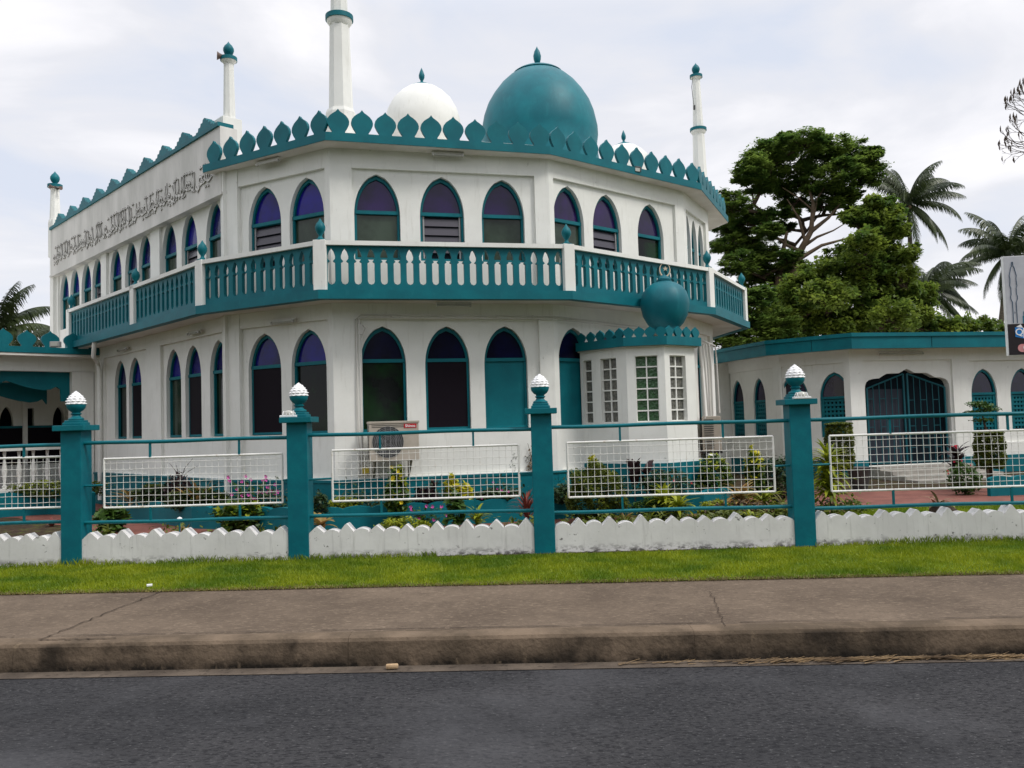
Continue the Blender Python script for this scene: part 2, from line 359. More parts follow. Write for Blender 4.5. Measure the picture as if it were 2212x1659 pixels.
n = 150000; xs = nrg.uniform(-9, 8.5, n); t = nrg.uniform(0, 1, n)
ys = (gY(xs)+.0)+(fY(xs)+.02-gY(xs))*t; edge = np.array([.09*mnoise.noise(Vector((float(x)*1.7, 0, 0))) for x in xs]); ys = np.where(t < .12, ys+edge*(1-t/.12), ys)
hz = .034+.02*np.array([mnoise.noise(Vector((float(x)*1.3, float(y)*2, 3))) for x, y in zip(xs, ys)])
bare = (t > .93) & (xs > -.9) & (xs < 3.3); hz = np.where(t > .96, hz*1.9, hz); hz = np.where(bare, hz*.25, hz); hz = np.where(t < .06, hz*.6, hz)
kp = ~(bare & (nrg.uniform(0, 1, n) < .9)); xs, ys, hz = xs[kp], ys[kp], hz[kp]
g = blades('verge_grass', xs, ys, .208, hz, .0042, m_grass, .8); tag(g, 'bright green mown grass on the verge in front of the low white wall', 'grass', kind='stuff')
n = 16000; xs = nrg.uniform(-9, 8.5, n); ys = gY(xs)+np.abs(nrg.normal(0, .07, n))-.04
g = blades('dry_grass', xs, ys, .206, np.full(n, .02), .004, m_grassd, 1.8); tag(g, 'dry straw-coloured grass along the edge of the footpath', 'dry grass', kind='stuff')
n = 26000; xs = nrg.uniform(3.9, 9, n); ys = nrg.uniform(9.9, 13.0, n)
g = blades('garden_lawn_grass', xs, ys, .202, np.full(n, .045), .006, m_grass, .8); tag(g, 'green lawn grass inside the fence at the right, below the red path', 'grass', kind='stuff')

# ================================================================== THE MOSQUE
cap = [(-9.75, 18.32), (-5.05, 13.52), (-2.81, 12.32), (.96, 13.13), (3.79, 15.58), (5.14, 18.11)]     # balcony edge
WAL, WAB, WBC, WCE, WLS = (-2.74, 12.78), (.71, 13.65), (3.40, 15.88), (4.26, 17.49), (-4.71, 13.84)
sdir = Vector((-4.70, 4.80)).normalized(); WSE = (WLS[0]+sdir.x*9.45, WLS[1]+sdir.y*9.45)
BK1, BK2 = (WSE[0]+7.0, WSE[1]+8.0), (WCE[0]-2.6, WCE[1]+9.0)
COR = [(-5.10, 13.86), (-2.72, 12.46), (.74, 13.45), (3.75, 15.84), (4.96, 18.54)]
mosque = thing('mosque', 'two-storey white mosque with teal trim, domes, minarets and a wrap-around balcony', 'mosque', (-.5, 15.5, .2))
ZT = 6.08
def facet(A, B, ups, los, openings, wU=.72, tops=(None, None)):
    """one wall face with recessed bays, arched holes and the windows in them"""
    X = frame(A, B); Lf = ln(A, B); b = MB()
    holes = [arch(u, wU, 4.31, 5.0, 5.68) for u, *_ in ups]+[arch(u, wU, 1.60, 2.62, 3.26) for u, *_ in los]
    b.plate(rect(0, Lf, .2, ZT), holes, -.24, -.055, X)
    b.plate(rect(0, Lf, .2, ZT), openings, -.06, 0, X)
    b.build('wall', m_white, mosque)
    p = MB(); p.plate(rect(-.02, Lf+.02, .2, .88), [], -.1, .025, X); p.plate(rect(-.02, Lf+.02, .845, .885), [], -.1, .04, X)
    p.build('plinth', m_teal, mosque)
    for (lst, v0, vs, vt, tr, tp) in ((ups, 4.32, 5.0, 5.67, 5.08, tops[0]), (los, 1.61, 2.62, 3.25, 2.72, tops[1])):
        for (u, kind) in lst: window(mosque, X, u, wU-.01, v0, vs, vt, tr, kind, top=tp)
def window(root, X, u, w_, v0, vs, vt, tr, kind, d=-.15, top=None):
    fr = MB(); t = .038
    inner = arch(u, w_-2*t, v0+t, vs, vt-t*1.5)
    fr.plate(arch(u, w_, v0, vs, vt), [inner], d-.03, d+.03, X)
    fr.plate(rect(u-w_/2+.01, u+w_/2-.01, tr-.03, tr+.025), [], d-.025, d+.045, X)
    o = fr.build('window', m_teal, root)
    # arched upper pane
    up = MB(); a = [p for p in arch(u, w_-.03, tr, max(vs, tr+.01), vt-.02)]
    up.plate(a, [], d-.02, d-.008, X); up.build('arch_pane', top or (m_gpurp if kind in ('panel', 'shade') else m_gblue), o)
    lo = MB(); ms = {'dark': m_gdark, 'grey': m_ggrey, 'black': m_gblack, 'panel': m_teal, 'shade': m_gblack, 'louvre': m_louv, 'slat': m_teal}[kind]
    if kind == 'louvre':
        lo.plate(rect(u-w_/2+.02, u+w_/2-.02, v0, tr-.02), [], d-.03, d-.02, X, 1)
        k = 0; v = tr-.05
        while v-.145 > v0:
            Q = X @ Matrix.Translation((u, v-.075, d+.0)) @ Matrix.Rotation(R(-14), 4, 'X')
            lo.box((0, 0, 0), (w_-.15, .135, .006), X=Q); v -= .145
        for s_ in (-1, 1): lo.box((u+s_*(w_/2-.06), (v0+tr)/2, d), (.025, tr-v0-.04, .03), X=X, mi=2)
        lo.build('louvre', [m_louv, m_interior, m_grey], o)
    elif kind == 'slat':
        lo.plate(rect(u-w_/2+.02, u+w_/2-.02, v0, tr-.02), [], d-.05, d-.04, X, 1)
        for s_ in (-1, 1): lo.box((u+s_*(w_/2-.06), (v0+tr)/2, d+.01), (.035, tr-v0-.06, .04), X=X)
        v = tr-.07
        while v > v0+.06:
            lo.box((u, v, d), (w_-.12, .05, .03), X=X)
            k = -w_/2+.12
            while k < w_/2-.1: lo.box((u+k, v-.05, d-.005), (.045, .055, .02), X=X); k += .09
            v -= .10
        lo.build('shutter', [m_teal, m_interior], o)
    elif kind == 'panel':
        lo.plate(rect(u-w_/2+.02, u+w_/2-.02, v0, tr-.02), [], d-.02, d+.012, X); lo.build('board', m_teal, o)
    else:
        off = .028 if kind in ('black', 'shade') else -.008
        lo.plate(rect(u-w_/2+.02, u+w_/2-.02, v0+.01, tr-.02), [], d-.02, d+off, X); lo.build('lower_pane', ms, o)
def openings_for(L0, L1, up=True, lo=True):
    r = []
    if up: r.append(rect(L0, L1, 3.74, 5.75))
    if lo: r.append(rect(L0, L1, .9, 3.37))
    return r
facet(WAL, WAB, [(.73, 'grey'), (1.765, 'louvre'), (2.775, 'grey')], [(.77, 'dark'), (1.79, 'black'), (2.75, 'panel')], openings_for(.34, 3.31), tops=(m_gpur2, m_gnavy))
facet(WAB, WBC, [(.48, 'grey'), (1.42, 'louvre'), (2.58, 'dark')], [(.50, 'panel'), (1.45, 'panel'), (2.58, 'panel')], openings_for(.10, 3.25), tops=(m_gpur2, m_gnavy))
Lw = ln(WLS, WAL)
facet(WLS, WAL, [(Lw-1.43, 'louvre'), (Lw-.53, 'grey')], [(Lw-1.48, 'black'), (Lw-.54, 'dark')], openings_for(.28, Lw-.10))
LC = ln(WBC, WCE)
facet(WBC, WCE, [(.42, 'grey'), (.88, 'grey'), (1.36, 'grey')], [(.95, 'shade')], openings_for(.18, LC-.22), wU=.40)
# side wall: u runs from the far end to the near corner
LS = ln(WSE, WLS)
ups = [(-.45, 'grey'), (-1.40, 'louvre'), (-2.30, 'grey'), (-3.50, 'grey'), (-4.25, 'louvre'), (-5.13, 'grey'), (-6.28, 'louvre'), (-7.02, 'grey'), (-7.84, 'grey'), (-8.62, 'grey')]
los = [(-.36, 'dark'), (-1.30, 'black'), (-2.16, 'grey'), (-4.08, 'black'), (-4.90, 'dark')]
sh = lambda u: u-(.13 if u > -.6 else .22)
facet(WSE, WLS, [(LS+sh(u), k) for u, k in ups], [(LS+sh(u), k) for u, k in los],
      [rect(LS+a_, LS+c_, 3.74, 5.66) for a_, c_ in ((-2.85, -.02), (-5.78, -3.3), (-9.28, -6.1))]+[rect(LS+a_, LS+c_, .9, 3.37) for a_, c_ in ((-2.85, -.02), (-5.95, -3.55))], wU=.68)
# corner pilaster between side wall and front
XS = frame(WSE, WLS)
b = MB(); b.plate(rect(LS-.02, LS+.03, .2, ZT), [], -.12, .07, XS); XLc = frame(WLS, WAL); b.plate(rect(-.12, .27, .2, ZT), [], -.08, .018, XLc); b.build('pilaster', m_white, mosque)
b = MB()
for A_, B_ in ((BK1, WSE), (BK2, BK1), (WCE, BK2)): b.plate(rect(0, ln(A_, B_), .2, ZT), [], -.24, 0, frame(A_, B_))
b.build('back_wall', m_white, mosque)
def flat(pts, z0, z1, b=None, mi=0):
    b = b or MB(); X = Matrix.Identity(4); b.plate(pts, [], z0, z1, X, mi); return b
# roof slab, cornice band
back = [(WCE[0]-2.1, WCE[1]+9.3), (BK1[0]+.2, BK1[1]+.4)]
roofp = COR+back+[(WSE[0]+.3, WSE[1]+.3), (-4.62, 14.12)]
flat(roofp, 6.045, 6.15).build('roof', m_soffit, mosque)
b = MB(); 
O1 = offs(COR, -.012); I1 = offs(COR, .10)
flat(O1+I1[::-1], 6.055, 6.185, b)
b.build('cornice', m_teal, mosque)
b = MB(); O2 = offs(COR, .30); I2 = offs(COR, .42); flat(O2+I2[::-1], 6.1, 6.30, b); b.build('roof_upstand', m_white, mosque)
def merlon2d(h, w_):
    half = [(.62, 0), (.58, .10), (.80, .24), (.98, .40), (1.0, .50), (.92, .62), (.70, .74), (.42, .83), (.20, .89), (.08, .95), (0, 1.0)]
    return [(x*w_/2, y*h) for x, y in half]+[(-x*w_/2, y*h) for x, y in half[-2::-1]]
def merlons(A, B, n, z, h, w_, root, inset=.06, th=.05, m=None, first=.5):
    X = frame(A, B); L_ = ln(A, B)
    for i in range(n):
        u = (i+first)*L_/n; b = MB(); rr = rng.uniform(-.02, .02)
        Y = X @ Matrix.Translation((u, z, -inset)) @ Matrix.Rotation(rr, 4, 'Z')
        b.plate(merlon2d(h*rng.uniform(.97, 1.03), w_), [], -th/2, th/2, Y); b.build('merlon', m or m_teal, root)
for i, n in enumerate((7, 10, 10, 8)): merlons(COR[i], COR[i+1], n, 6.18, .395, .335, mosque, first=.55)
merlons((-3.9, 15.6), (-2.9, 14.95), 3, 6.45, .36, .33, mosque)
# balcony
P6 = (cap[5][0]-.3, cap[5][1]+3.0); P_1 = (cap[0][0]+.32, cap[0][1]+.40)
oc = cap+[P6]
bal = None
flat([(cap[0][0]+.5, cap[0][1]+.6)]+offs(oc, -.02)+[(1, 20), (-6, 19)], 3.615, 3.70).build('balcony_slab', m_soffit, mosque)
b = MB(); O3 = offs(oc, -.085); I3 = offs(oc, .06); flat(O3+I3[::-1], 3.600, 3.735, b)
b.build('slab_edge', m_teal, mosque)
mid = lerp2(cap[1], cap[0], .435)
posts = [cap[0], mid, cap[1], cap[2], cap[3], cap[4], cap[5]]
def hole(uc, w_=.105, v0=3.83, vt=4.385):
    a = w_/2; vk = vt-.20; P = []
    for i in range(5): an = math.pi+math.pi*i/4; P.append((uc+a*math.cos(an), v0+a+a*math.sin(an)))
    P += [(uc+a, vk-.02), (uc+a*.45, vk), (uc+a*1.0, vk+.035), (uc+a*1.05, vk+.085), (uc+a*.6, vt-.045), (uc, vt)]
    P += [(uc-a*.6, vt-.045), (uc-a*1.05, vk+.085), (uc-a*1.0, vk+.035), (uc-a*.45, vk), (uc-a, vk-.02)]
    return P
segs = list(zip(posts, posts[1:]))+[(P_1, posts[0]), (cap[5], P6)]
for A_, B_ in segs:
    X = frame(A_, B_); L_ = ln(A_, B_); b = MB(); c0 = .07; n = max(1, int(round((L_-2*c0)/.193))); pt = (L_-2*c0)/n
    b.plate(rect(c0, L_-c0, 3.73, 4.425), [hole(c0+pt*(i+.5)) for i in range(n)], -.085, -.02, X)
    b.build('balustrade', m_teal, mosque)
    r_ = MB(); r_.plate(rect(.0, L_, 4.42, 4.487), [], -.13, .035, X); r_.build('handrail', m_white, mosque)
finp = [(.055, 0), (.085, .0), (.085, .025), (.045, .04), (.030, .065), (.028, .09), (.055, .13), (.075, .175), (.078, .215), (.060, .265), (.03, .30), (.012, .335), (.001, .35)]
for i, p in enumerate(posts):
    pa, pb = posts[max(i-1, 0)], posts[min(i+1, len(posts)-1)]; an = math.atan2(pb[1]-pa[1], pb[0]-pa[0])
    ctr = Vector((p[0]-.05*math.sin(an), p[1]+.05*math.cos(an), 0))
    b = MB(); b.box((ctr.x, ctr.y, (3.69+4.495)/2), (.19, .17, .805), an, bev=.008); q = b.build('balcony_post', m_white, mosque)
    MB().lathe((ctr.x, ctr.y, 4.485), finp, 16).build('finial', m_teal, q, smooth=50)
# text panel of the side wall with stepped merlons above
b = MB(); b.plate(rect(.02, LS-.02, 5.68, 6.83), [], -.22, .085, XS); b.plate(rect(-.04, LS+.02, 5.655, 5.70), [], -.05, .10, XS); b.build('parapet_wall', m_whited, mosque)
b = MB(); b.plate(rect(.02, LS-.03, 6.83, 6.90), [], -.16, .12, XS); b.build('parapet_coping', m_teal, mosque)
for k in range(10):
    u = LS-.86-.925*k; w_ = .88; b = MB(); pts = [(-w_/2, 0)]; st = [(.51, .10), (.41, .17), (.30, .24), (.19, .305), (.09, .36)]
    L1_ = []
    for (hw, h) in st: L1_ += [(hw*w_, (st[st.index((hw, h))-1][1] if st.index((hw, h)) else 0)), (hw*w_-.02, h)]
    pts = [(-x_, y_) for x_, y_ in L1_]+[(0, .385)]+[(x_, y_) for x_, y_ in L1_[::-1]]
    b.plate([(u+x_, 6.90+y_*.86) for x_, y_ in pts][::-1], [], -.14, -.02, XS); b.plate(rect(u-.48, u+.46, 6.895, 6.955), [], -.16, .0, XS)
    b.build('stepped_merlon', m_teal, mosque)
# raised lettering: outlined brush-like strokes
b = MB(); bo = MB(); rl = random.Random(21); u = .30
def stroke(pts, wd):
    P = [Vector(p) for p in pts]; Lf_ = []; Rt = []
    for i, p in enumerate(P):
        d = (P[min(i+1, len(P)-1)]-P[max(i-1, 0)]).normalized(); n_ = Vector((-d.y, d.x)); t = i/(len(P)-1); ww = wd*(.45+.75*math.sin(math.pi*min(1, t*1.1+.05)))
        Lf_.append(p+n_*ww); Rt.append(p-n_*ww)
    ol = [tuple(q) for q in Lf_+Rt[::-1]]
    b.plate(ol, [], .08, .104, XS)
    bo.tube([XS @ Vector((q[0], q[1], .100)) for q in ol+[ol[0]]], .0052, 4)
zb0 = 6.04
while u < LS-.50:
    zb = zb0+rl.uniform(-.025, .03); k = rl.random()
    if k < .36:
        h = rl.uniform(.24, .34); s_ = rl.uniform(-.06, .01); stroke([(u+s_*q+.012*math.sin(6*q), zb-.04+h*q) for q in (0, .2, .4, .6, .8, 1)], .022); u += rl.uniform(.055, .085)
    elif k < .66:
        r_ = rl.uniform(.06, .10); stroke([(u+r_*.9*math.cos(a_)+r_, zb+r_*.95*math.sin(a_)) for a_ in [math.pi*(1+i/7) for i in range(8)]], .024)
        if rl.random() < .75: stroke([(u+r_*2, zb-.02), (u+r_*2.05, zb+.07), (u+r_*1.95, zb+.16), (u+r_*2, zb+.25)], .020)
        u += r_*2*rl.uniform(.6, .85)
    else:
        r_ = rl.uniform(.04, .06); stroke([(u+r_*math.cos(a_)+r_, zb+.06+r_*math.sin(a_)) for a_ in [2*math.pi*i/9-.5 for i in range(9)]], .018)
        stroke([(u-.02, zb), (u+.05, zb-.025), (u+.13, zb-.015), (u+.20, zb+.02)], .021); u += rl.uniform(.09, .14)
    if rl.random() < .5: stroke([(u-.08, zb-.10), (u-.05, zb-.125), (u-.02, zb-.10)], .014)
    if rl.random() < .6: stroke([(u-.09, zb+.24), (u-.05, zb+.275), (u-.01, zb+.25)], .013)
q = b.build('raised_lettering', m_whited, mosque); bo.build('lettering_edge', m_ink, q)
# far end face of the parapet wall
b = MB(); b.box((WSE[0]+.04, WSE[1]+.06, 3.5), (.26, .26, 6.7), math.atan2(sdir.y, sdir.x)); b.build('corner_pier', m_white, mosque)

# domes
def dome(c, prof, m, ncap, capp, finial, parent=mosque, n=48):
    o = MB().lathe(c, prof, n).build('dome', m, parent, smooth=40)
    MB().lathe(c, capp, 40).build('dome_cap', m_teald, o, smooth=40)
    MB().lathe(c, finial, 20).build('finial', m_teald, o, smooth=50)
    return o
s = 20/1800
pr_ = [(127, 345), (124, 325), (127.5, 300), (127, 280), (121, 250), (112, 225), (99, 203), (83, 182), (66, 166), (48, 154), (28, 146), (10, 143)]
c = at(1166, 300, 20); z0 = c.z
P = [(r*s, (300-y)*s) for r, y in pr_]; P = [(1.42, -2.2)]+[(1.42, P[0][1]-.1)]+P
capp = [(52, 157), (54.5, 156.5), (54.5, 155), (48, 150.5), (40, 146.5), (28, 142.5), (16, 139.5), (9, 137), (6, 133)]; capp = [(r*s, (300-y)*s) for r, y in capp]
fin = [(8, 138), (5, 134), (4, 132), (6, 129), (8, 122), (8.6, 114), (6, 104), (2, 97), (.3, 93)]
dome((c.x, 20, z0), P, m_teald, 0, capp, [(r*s, (300-y)*s) for r, y in fin])
def small_dome(px, py, Y, k):
    s = Y/1800*k; c = at(px, py, Y)
    P = [(70, 55), (78, 30), (82.5, 8), (82, -8), (76, -30), (64, -52), (48, -68), (34, -78), (20, -84), (6, -86)]
    P = [(.5*k, -1.9)]+[(78*s, -60*s)]+[(r*s, -y*s) for r, y in P]
    cp = [(36, -71), (38.5, -72), (38, -75), (28, -81.5), (16, -87.5), (8, -91), (3.5, -94)]; fn = [(5, -90), (3, -94), (3, -97), (6, -103), (6.5, -109), (4, -117), (.3, -126)]
    dome(c, P, m_white, 0, [(r*s, -y*s) for r, y in cp], [(r*s, -y*s) for r, y in fn])
small_dome(913.5, 268, 18.5, 1.0); small_dome(1350, 379, 24.5, .80)
# minarets (octagonal, tapering)
def minaret(c, rb, ped, h1, h2, top=True, bulb=.0):
    """c at the pedestal's foot; ped height; h1 to the ring; h2 from ring to the collar"""
    b = MB(); r0 = rb; n = 8; q = R(22.5)
    b.lathe(c, [(r0*1.26, -.5), (r0*1.26, ped*.86), (r0*1.14, ped)], n, rot=q)
    r1 = r0*.80; b.lathe(c, [(r0, ped-.02), (r1, ped+h1)], n, rot=q)
    if h2: b.lathe(c, [(r1*.92, ped+h1), (r1*.62, ped+h1+h2)], n, rot=q)
    o = b.build('minaret', m_white, mosque)
    g = MB(); zz = ped+h1
    if h2:
        b2_ = MB(); b2_.lathe((c[0], c[1], c[2]+zz), [(r1*1.0, -.10), (r1*1.28, -.035), (r1*1.3, 0)], 24); b2_.build('collar_base', m_white, o, smooth=40)
        g.lathe((c[0], c[1], c[2]+zz), [(r1*1.2, 0), (r1*1.42, 0), (r1*1.42, r1*.48), (r1*1.0, r1*.52)], 24); g.build('ring', m_teal, o, smooth=40)
    zt = zz+h2; rt = r1*(.62 if h2 else 1.0)
    b3 = MB(); b3.lathe((c[0], c[1], c[2]+zt), [(rt, -.06), (rt*1.5, -.01), (rt*1.6, 0)], 24); b3.build('collar_base', m_white, o, smooth=40)
    MB().lathe((c[0], c[1], c[2]+zt), [(rt*1.5, 0), (rt*1.75, 0), (rt*1.75, rt*.75), (rt*1.2, rt*.85)], 24).build('ring', m_teal, o, smooth=40)
    k = rt*1.0
    MB().lathe((c[0], c[1], c[2]+zt+rt*.7), [(k*.5, 0), (k*.45, k*.4), (k*.9, k*.9), (k*1.12, k*1.5), (k*1.1, k*2.0), (k*.8, k*2.6), (k*.4, k*3.0), (k*.1, k*3.4), (0.001, k*3.6)], 20).build('finial', m_teal, o, smooth=50)
    return o
minaret((-2.73, 13.75, 6.55), .205, .45, 1.55, 1.60)
minaret((5.53, 23.4, 7.55), .205, .45, 1.86, 1.55)
minaret((-4.90, 14.62, 6.85), .105, .40, 1.06, 0)
minaret((-11.52, 21.0, 6.75), .125, .46, .84, 0)
MB().box((-4.93, 14.62, 6.97), (.36, .36, .52), R(45), bev=.01).build('minaret_block', m_white, mosque); MB().box((-11.46, 21.02, 6.92), (.34, .34, .56), R(45)).build('minaret_block', m_white, mosque)

# glazed prayer bay on the front right facet
q0, q1, q2, q3 = (1.17, 14.16), (1.858, 13.45), (2.46, 13.35), (3.04, 13.79); q4 = (2.62, 15.25)
bay = MB(); X1, X2, X3, X4 = frame(q0, q1), frame(q1, q2), frame(q2, q3), frame(q3, q4)
L1, L2, L3 = ln(q0, q1), ln(q1, q2), ln(q2, q3)
spec = [(X1, L1, [(.06, .25, 1), (.44, .78, 2)]), (X2, L2, [(.14, .50, 2)]), (X3, L3, [(.12, .50, 2)])]
for X, L_, ws in spec: bay.plate(rect(0, L_, .2, 2.87), [rect(a_, c_, 1.64, 2.70) for a_, c_, _ in ws], -.16, 0, X)
bay.plate(rect(0, ln(q3, q4), .2, 2.87), [], -.16, 0, X4)
bayo = bay.build('prayer_bay', m_white, mosque)
for wi, (X, L_, ws) in enumerate(spec):
    for (a_, c_, nc) in ws:
        g = MB(); fr = MB(); nr = 6; cw = (c_-a_)/nc; rh = 1.06/nr
        fr.plate(rect(a_, c_, 1.64, 2.70), [rect(a_+cw*i+.011, a_+cw*(i+1)-.011, 1.64+rh*j+.011, 1.64+rh*(j+1)-.011) for i in range(nc) for j in range(nr)], -.13, -.05, X)
        g.plate(rect(a_+.005, c_-.005, 1.645, 2.695), [], -.11, -.075, X)
        w_ = MB(); w_.v, w_.f, w_.mi = fr.v+g.v, fr.f+[tuple(i+len(fr.v) for i in f) for f in g.f], [0]*len(fr.f)+[1]*len(g.f)
        w_.build('glass_block_window', [m_white, m_blockg if wi == 1 else m_blockc], bayo)
pl = [q0, q1, q2, q3, q4]; oo = offs(pl, -.10); ii = offs(pl, .05)
b = MB(); flat(oo+ii[::-1], 2.86, 3.0, b); b.build('bay_cornice', m_teal, bayo)
flat(offs(pl, -.05)+[(2.2, 15.0)], 2.84, 2.93).build('bay_roof', m_soffit, bayo)
b = MB(); 
for X, L_ in ((X1, L1), (X2, L2), (X3, L3), (X4, 1.2)): b.plate(rect(-.02, L_+.02, .2, .97), [], -.05, .03, X)
b.build('bay_plinth', m_teal, bayo)
for A_, B_, n in ((oo[0], oo[1], 5), (oo[1], oo[2], 4), (oo[2], oo[3], 4)): merlons(A_, B_, n, 2.995, .175, .175, bayo, inset=.04, th=.04)
bc = at(1436, 657, 14.0); s = 14/1800
MB().lathe(bc, [(r*s, z*s) for r, z in ((30, -62), (30, -52), (38, -44), (48, -26), (52.5, -4), (52.5, 6), (48, 24), (38, 37), (26, 45), (17, 48), (17, 50), (15, 50), (16, 52), (14, 53), (14, 55), (10, 59), (3, 64), (1, 72))], 40).build('bay_dome', m_teald, bayo, smooth=40)
cm = MB(); C0 = at(1436, 583, 14.0); r0 = 15*s; pts = []
for i in range(17):
    a_ = R(120+ (405-120)*i/16); pts.append((C0.x+r0*math.cos(a_)*.75, C0.y, C0.z+r0*math.sin(a_)))
cm.tube(pts, [.004+.011*math.sin(math.pi*i/16) for i in range(17)], 8)
Xs = Matrix.Translation((C0.x+.01, C0.y, C0.z+.02)) @ Matrix.Rotation(R(90), 4, 'X')
star = [(.045*(1 if i % 2 == 0 else .42)*math.sin(math.pi*i/5), .045*(1 if i % 2 == 0 else .42)*math.cos(math.pi*i/5)) for i in range(10)]
cm.plate(star[::-1], [], -.006, .006, Xs); cm.tube([(C0.x-.01, C0.y, C0.z-r0), (bc.x, bc.y, bc.z+70*s)], .005, 6)
cm.build('crescent_and_star', m_gold, bayo)

# scalloped planter walls in front of the plinth
def scallop_wall(pts, z0, z1, name, label, cat, pitch=.42, th=.09, m=m_teal, amp=.035, grp=None):
    b = MB()
    for A_, B_ in zip(pts, pts[1:]):
        X = frame(A_, B_); L_ = ln(A_, B_); n = max(1, round(L_/pitch)); P = [(0, z0), (L_, z0)]
        for i in range(n*8, -1, -1):
            t = (i % 8)/8; P.append((L_*i/(n*8), z1+amp*math.sin(math.pi*t)**.7 if i % 8 else z1))
        b.plate(P, [], -th, 0, X)
    o = b.build(name, m); tag(o, label, cat, grp); return o
pw = [(-7.1, 15.05), (-5.02, 12.98), (-2.86, 11.88), (1.1, 12.87), (1.75, 12.95), (2.9, 12.9), (3.6, 13.6)]
scallop_wall(pw, .19, .52, 'planter_wall', 'low teal scalloped planter wall along the foot of the mosque', 'planter')
inn = offs(pw, .09)
sheet('planter_soil', inn+[(3.5, 15.9), (.71, 13.7), (-2.74, 12.9), (-4.9, 14.0)], .44, m_soil)

# ================================================================== LEFT PORCH
pd = Vector((-.714, -.70)); u0 = Vector((-9.12, 18.23))
def pp(t, off=0.0):                    # along the porch front, off = towards the street
    nrm = Vector((.70, -.714)); q = u0+pd*t+nrm*off; return (q.x, q.y)
porch = thing('porch', 'flat-roofed white porch with teal scalloped valance at the left of the mosque', 'porch', (-10.5, 17.5, .2))
XP = frame(pp(7), pp(-.35))            # u=7 at the corner
b = MB(); b.plate(rect(0, 7.35, 3.46, 3.585), [], -.15, .02, XP); b.build('fascia', m_teal, porch)
b = MB(); b.plate(rect(0, 7.3, 3.40, 3.45), [], -6, .0, XP); b.build('roof', m_soffit, porch)
b = MB(); b.plate(rect(0, 7.2, 3.10, 3.42), [], -.6, -.32, XP); b.plate(rect(6.62, 7.06, .2, 3.12), [], -.6, -.32, XP); b.plate(rect(2.6, 3.0, .2, 3.12), [], -.6, -.32, XP); b.build('beam', m_white, porch)
merl = [i for i in range(9)]
merlons(pp(4.2), pp(-.2), 10, 3.58, .36, .36, porch, inset=.03)
def pu_(px, off, z=2.0):               # u on the porch line at the given setback, for a sight line
    lo_, hi_ = -3.0, 8.0
    for _ in range(50):
        m_ = (lo_+hi_)/2; q = pp(m_, off); v_ = Vector((q[0], q[1], z-CAM_H)); x_ = IMG_W/2+F_PX*(v_.dot(_r2))/(v_.dot(_fw))
        if x_ > px: lo_ = m_
        else: hi_ = m_
    return 7-m_
a0 = pu_(122, -.5, 2.7); a1 = pu_(14, -.5, 2.8); a2 = pu_(205, -.5, 2.7); dd = a0-a1
curve = [(a1-dd, 2.76), (a1-dd*.75, 2.71), (a1-dd*.5, 2.73), (a1-dd*.28, 2.80), (a1-dd*.1, 2.86), (a1, 2.90), (a1+dd*.1, 2.86), (a1+dd*.28, 2.80), (a1+dd*.5, 2.74), (a1+dd*.75, 2.70), (a1+dd*.88, 2.72), (a0, 2.78), (a0+.08, 2.72), (a0+.09, 2.46), (a2, 2.46)]
v = MB(); v.plate(([(a1-dd, 3.12)]+curve+[(a2, 3.12)])[::-1], [], -.56, -.50, XP); v.build('valance', m_teal, porch)
v = MB(); v.plate(([(a1-dd, 2.9)]+[(x_-.10, y_-.24) for x_, y_ in curve[:-3]]+[(a0-.02, 2.42), (a0-.02, 2.9)])[::-1], [], -1.2, -1.12, XP); v.build('inner_valance', m_teal, porch)
BO = -2.4
gz = lambda u_, w_, v0, vt: arch(u_, w_, v0, vt-.40, vt, k=.75)
e0, e1, e2, e3, e4 = (pu_(p_, BO) for p_ in (14, 42, 60, 110, 155)); eL = e0-1.6
hs = [gz(e0, .28, 1.10, 2.42), rect(e1-.12, e1+.06, 1.10, 2.38), rect(e1+.16, e1+.30, 1.10, 2.38), gz(e2+.26, .30, 1.10, 2.46), gz(e2+.66, .26, 1.10, 2.42), gz(e0-.5, .28, 1.1, 2.42), gz(e0-.95, .28, 1.1, 2.42)]
hs = sorted(hs, key=lambda h: h[0][0]); ok = []
for h in hs:
    if not ok or min(p[0] for p in h) > max(p[0] for p in ok[-1])+.03: ok.append(h)
v = MB(); v.plate(rect(eL, e3+.35, .2, 3.4), ok, BO-.15, BO, XP); v.build('inner_wall', m_white, porch)
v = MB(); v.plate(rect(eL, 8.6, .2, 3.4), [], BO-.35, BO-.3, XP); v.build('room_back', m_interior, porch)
v = MB(); v.plate(rect(eL, e2+.80, 1.08, 1.92), [], BO-.02, BO+.02, XP); v.build('dark_panel', m_gblack, porch)
v = MB(); v.plate(rect(eL, e2+.80, 1.92, 1.97), [], BO-.02, BO+.035, XP); v.build('sash_bar', m_teal, porch)
for u_ in (e1+.10, e2+.86): MB().plate(rect(u_-.045, u_+.045, .2, 2.62), [], BO+.02, BO+.1, XP).build('white_mullion', m_white, porch)
MB().plate(rect(3.0, 6.62, 1.42, 1.53), [], -.62, -.40, XP).build('balustrade_rail', m_white, porch); MB().plate(rect(3.0, 6.62, .55, .64), [], -.58, -.42, XP).build('balustrade_rail', m_white, porch)
for i in range(13):
    u_ = 3.2+i*.27; b = MB(); w0 = .07
    c = XP @ Vector((u_, .64, -.5))
    MB().lathe(c, [(.045, 0), (.045, .05), (.02, .1), (.05, .30), (.055, .38), (.02, .62), (.03, .70), (.035, .78)], 10).build('baluster', m_white, porch, smooth=50)
MB().plate(rect(3.0, 6.62, .2, .56), [], -.58, -.40, XP).build('porch_plinth', m_teal, porch)
scallop_wall([(-10.6, 15.3), (-9.0, 16.1), (-7.9, 15.6)], .19, .62, 'planter_wall', 'low teal planter wall in front of the left porch', 'planter')

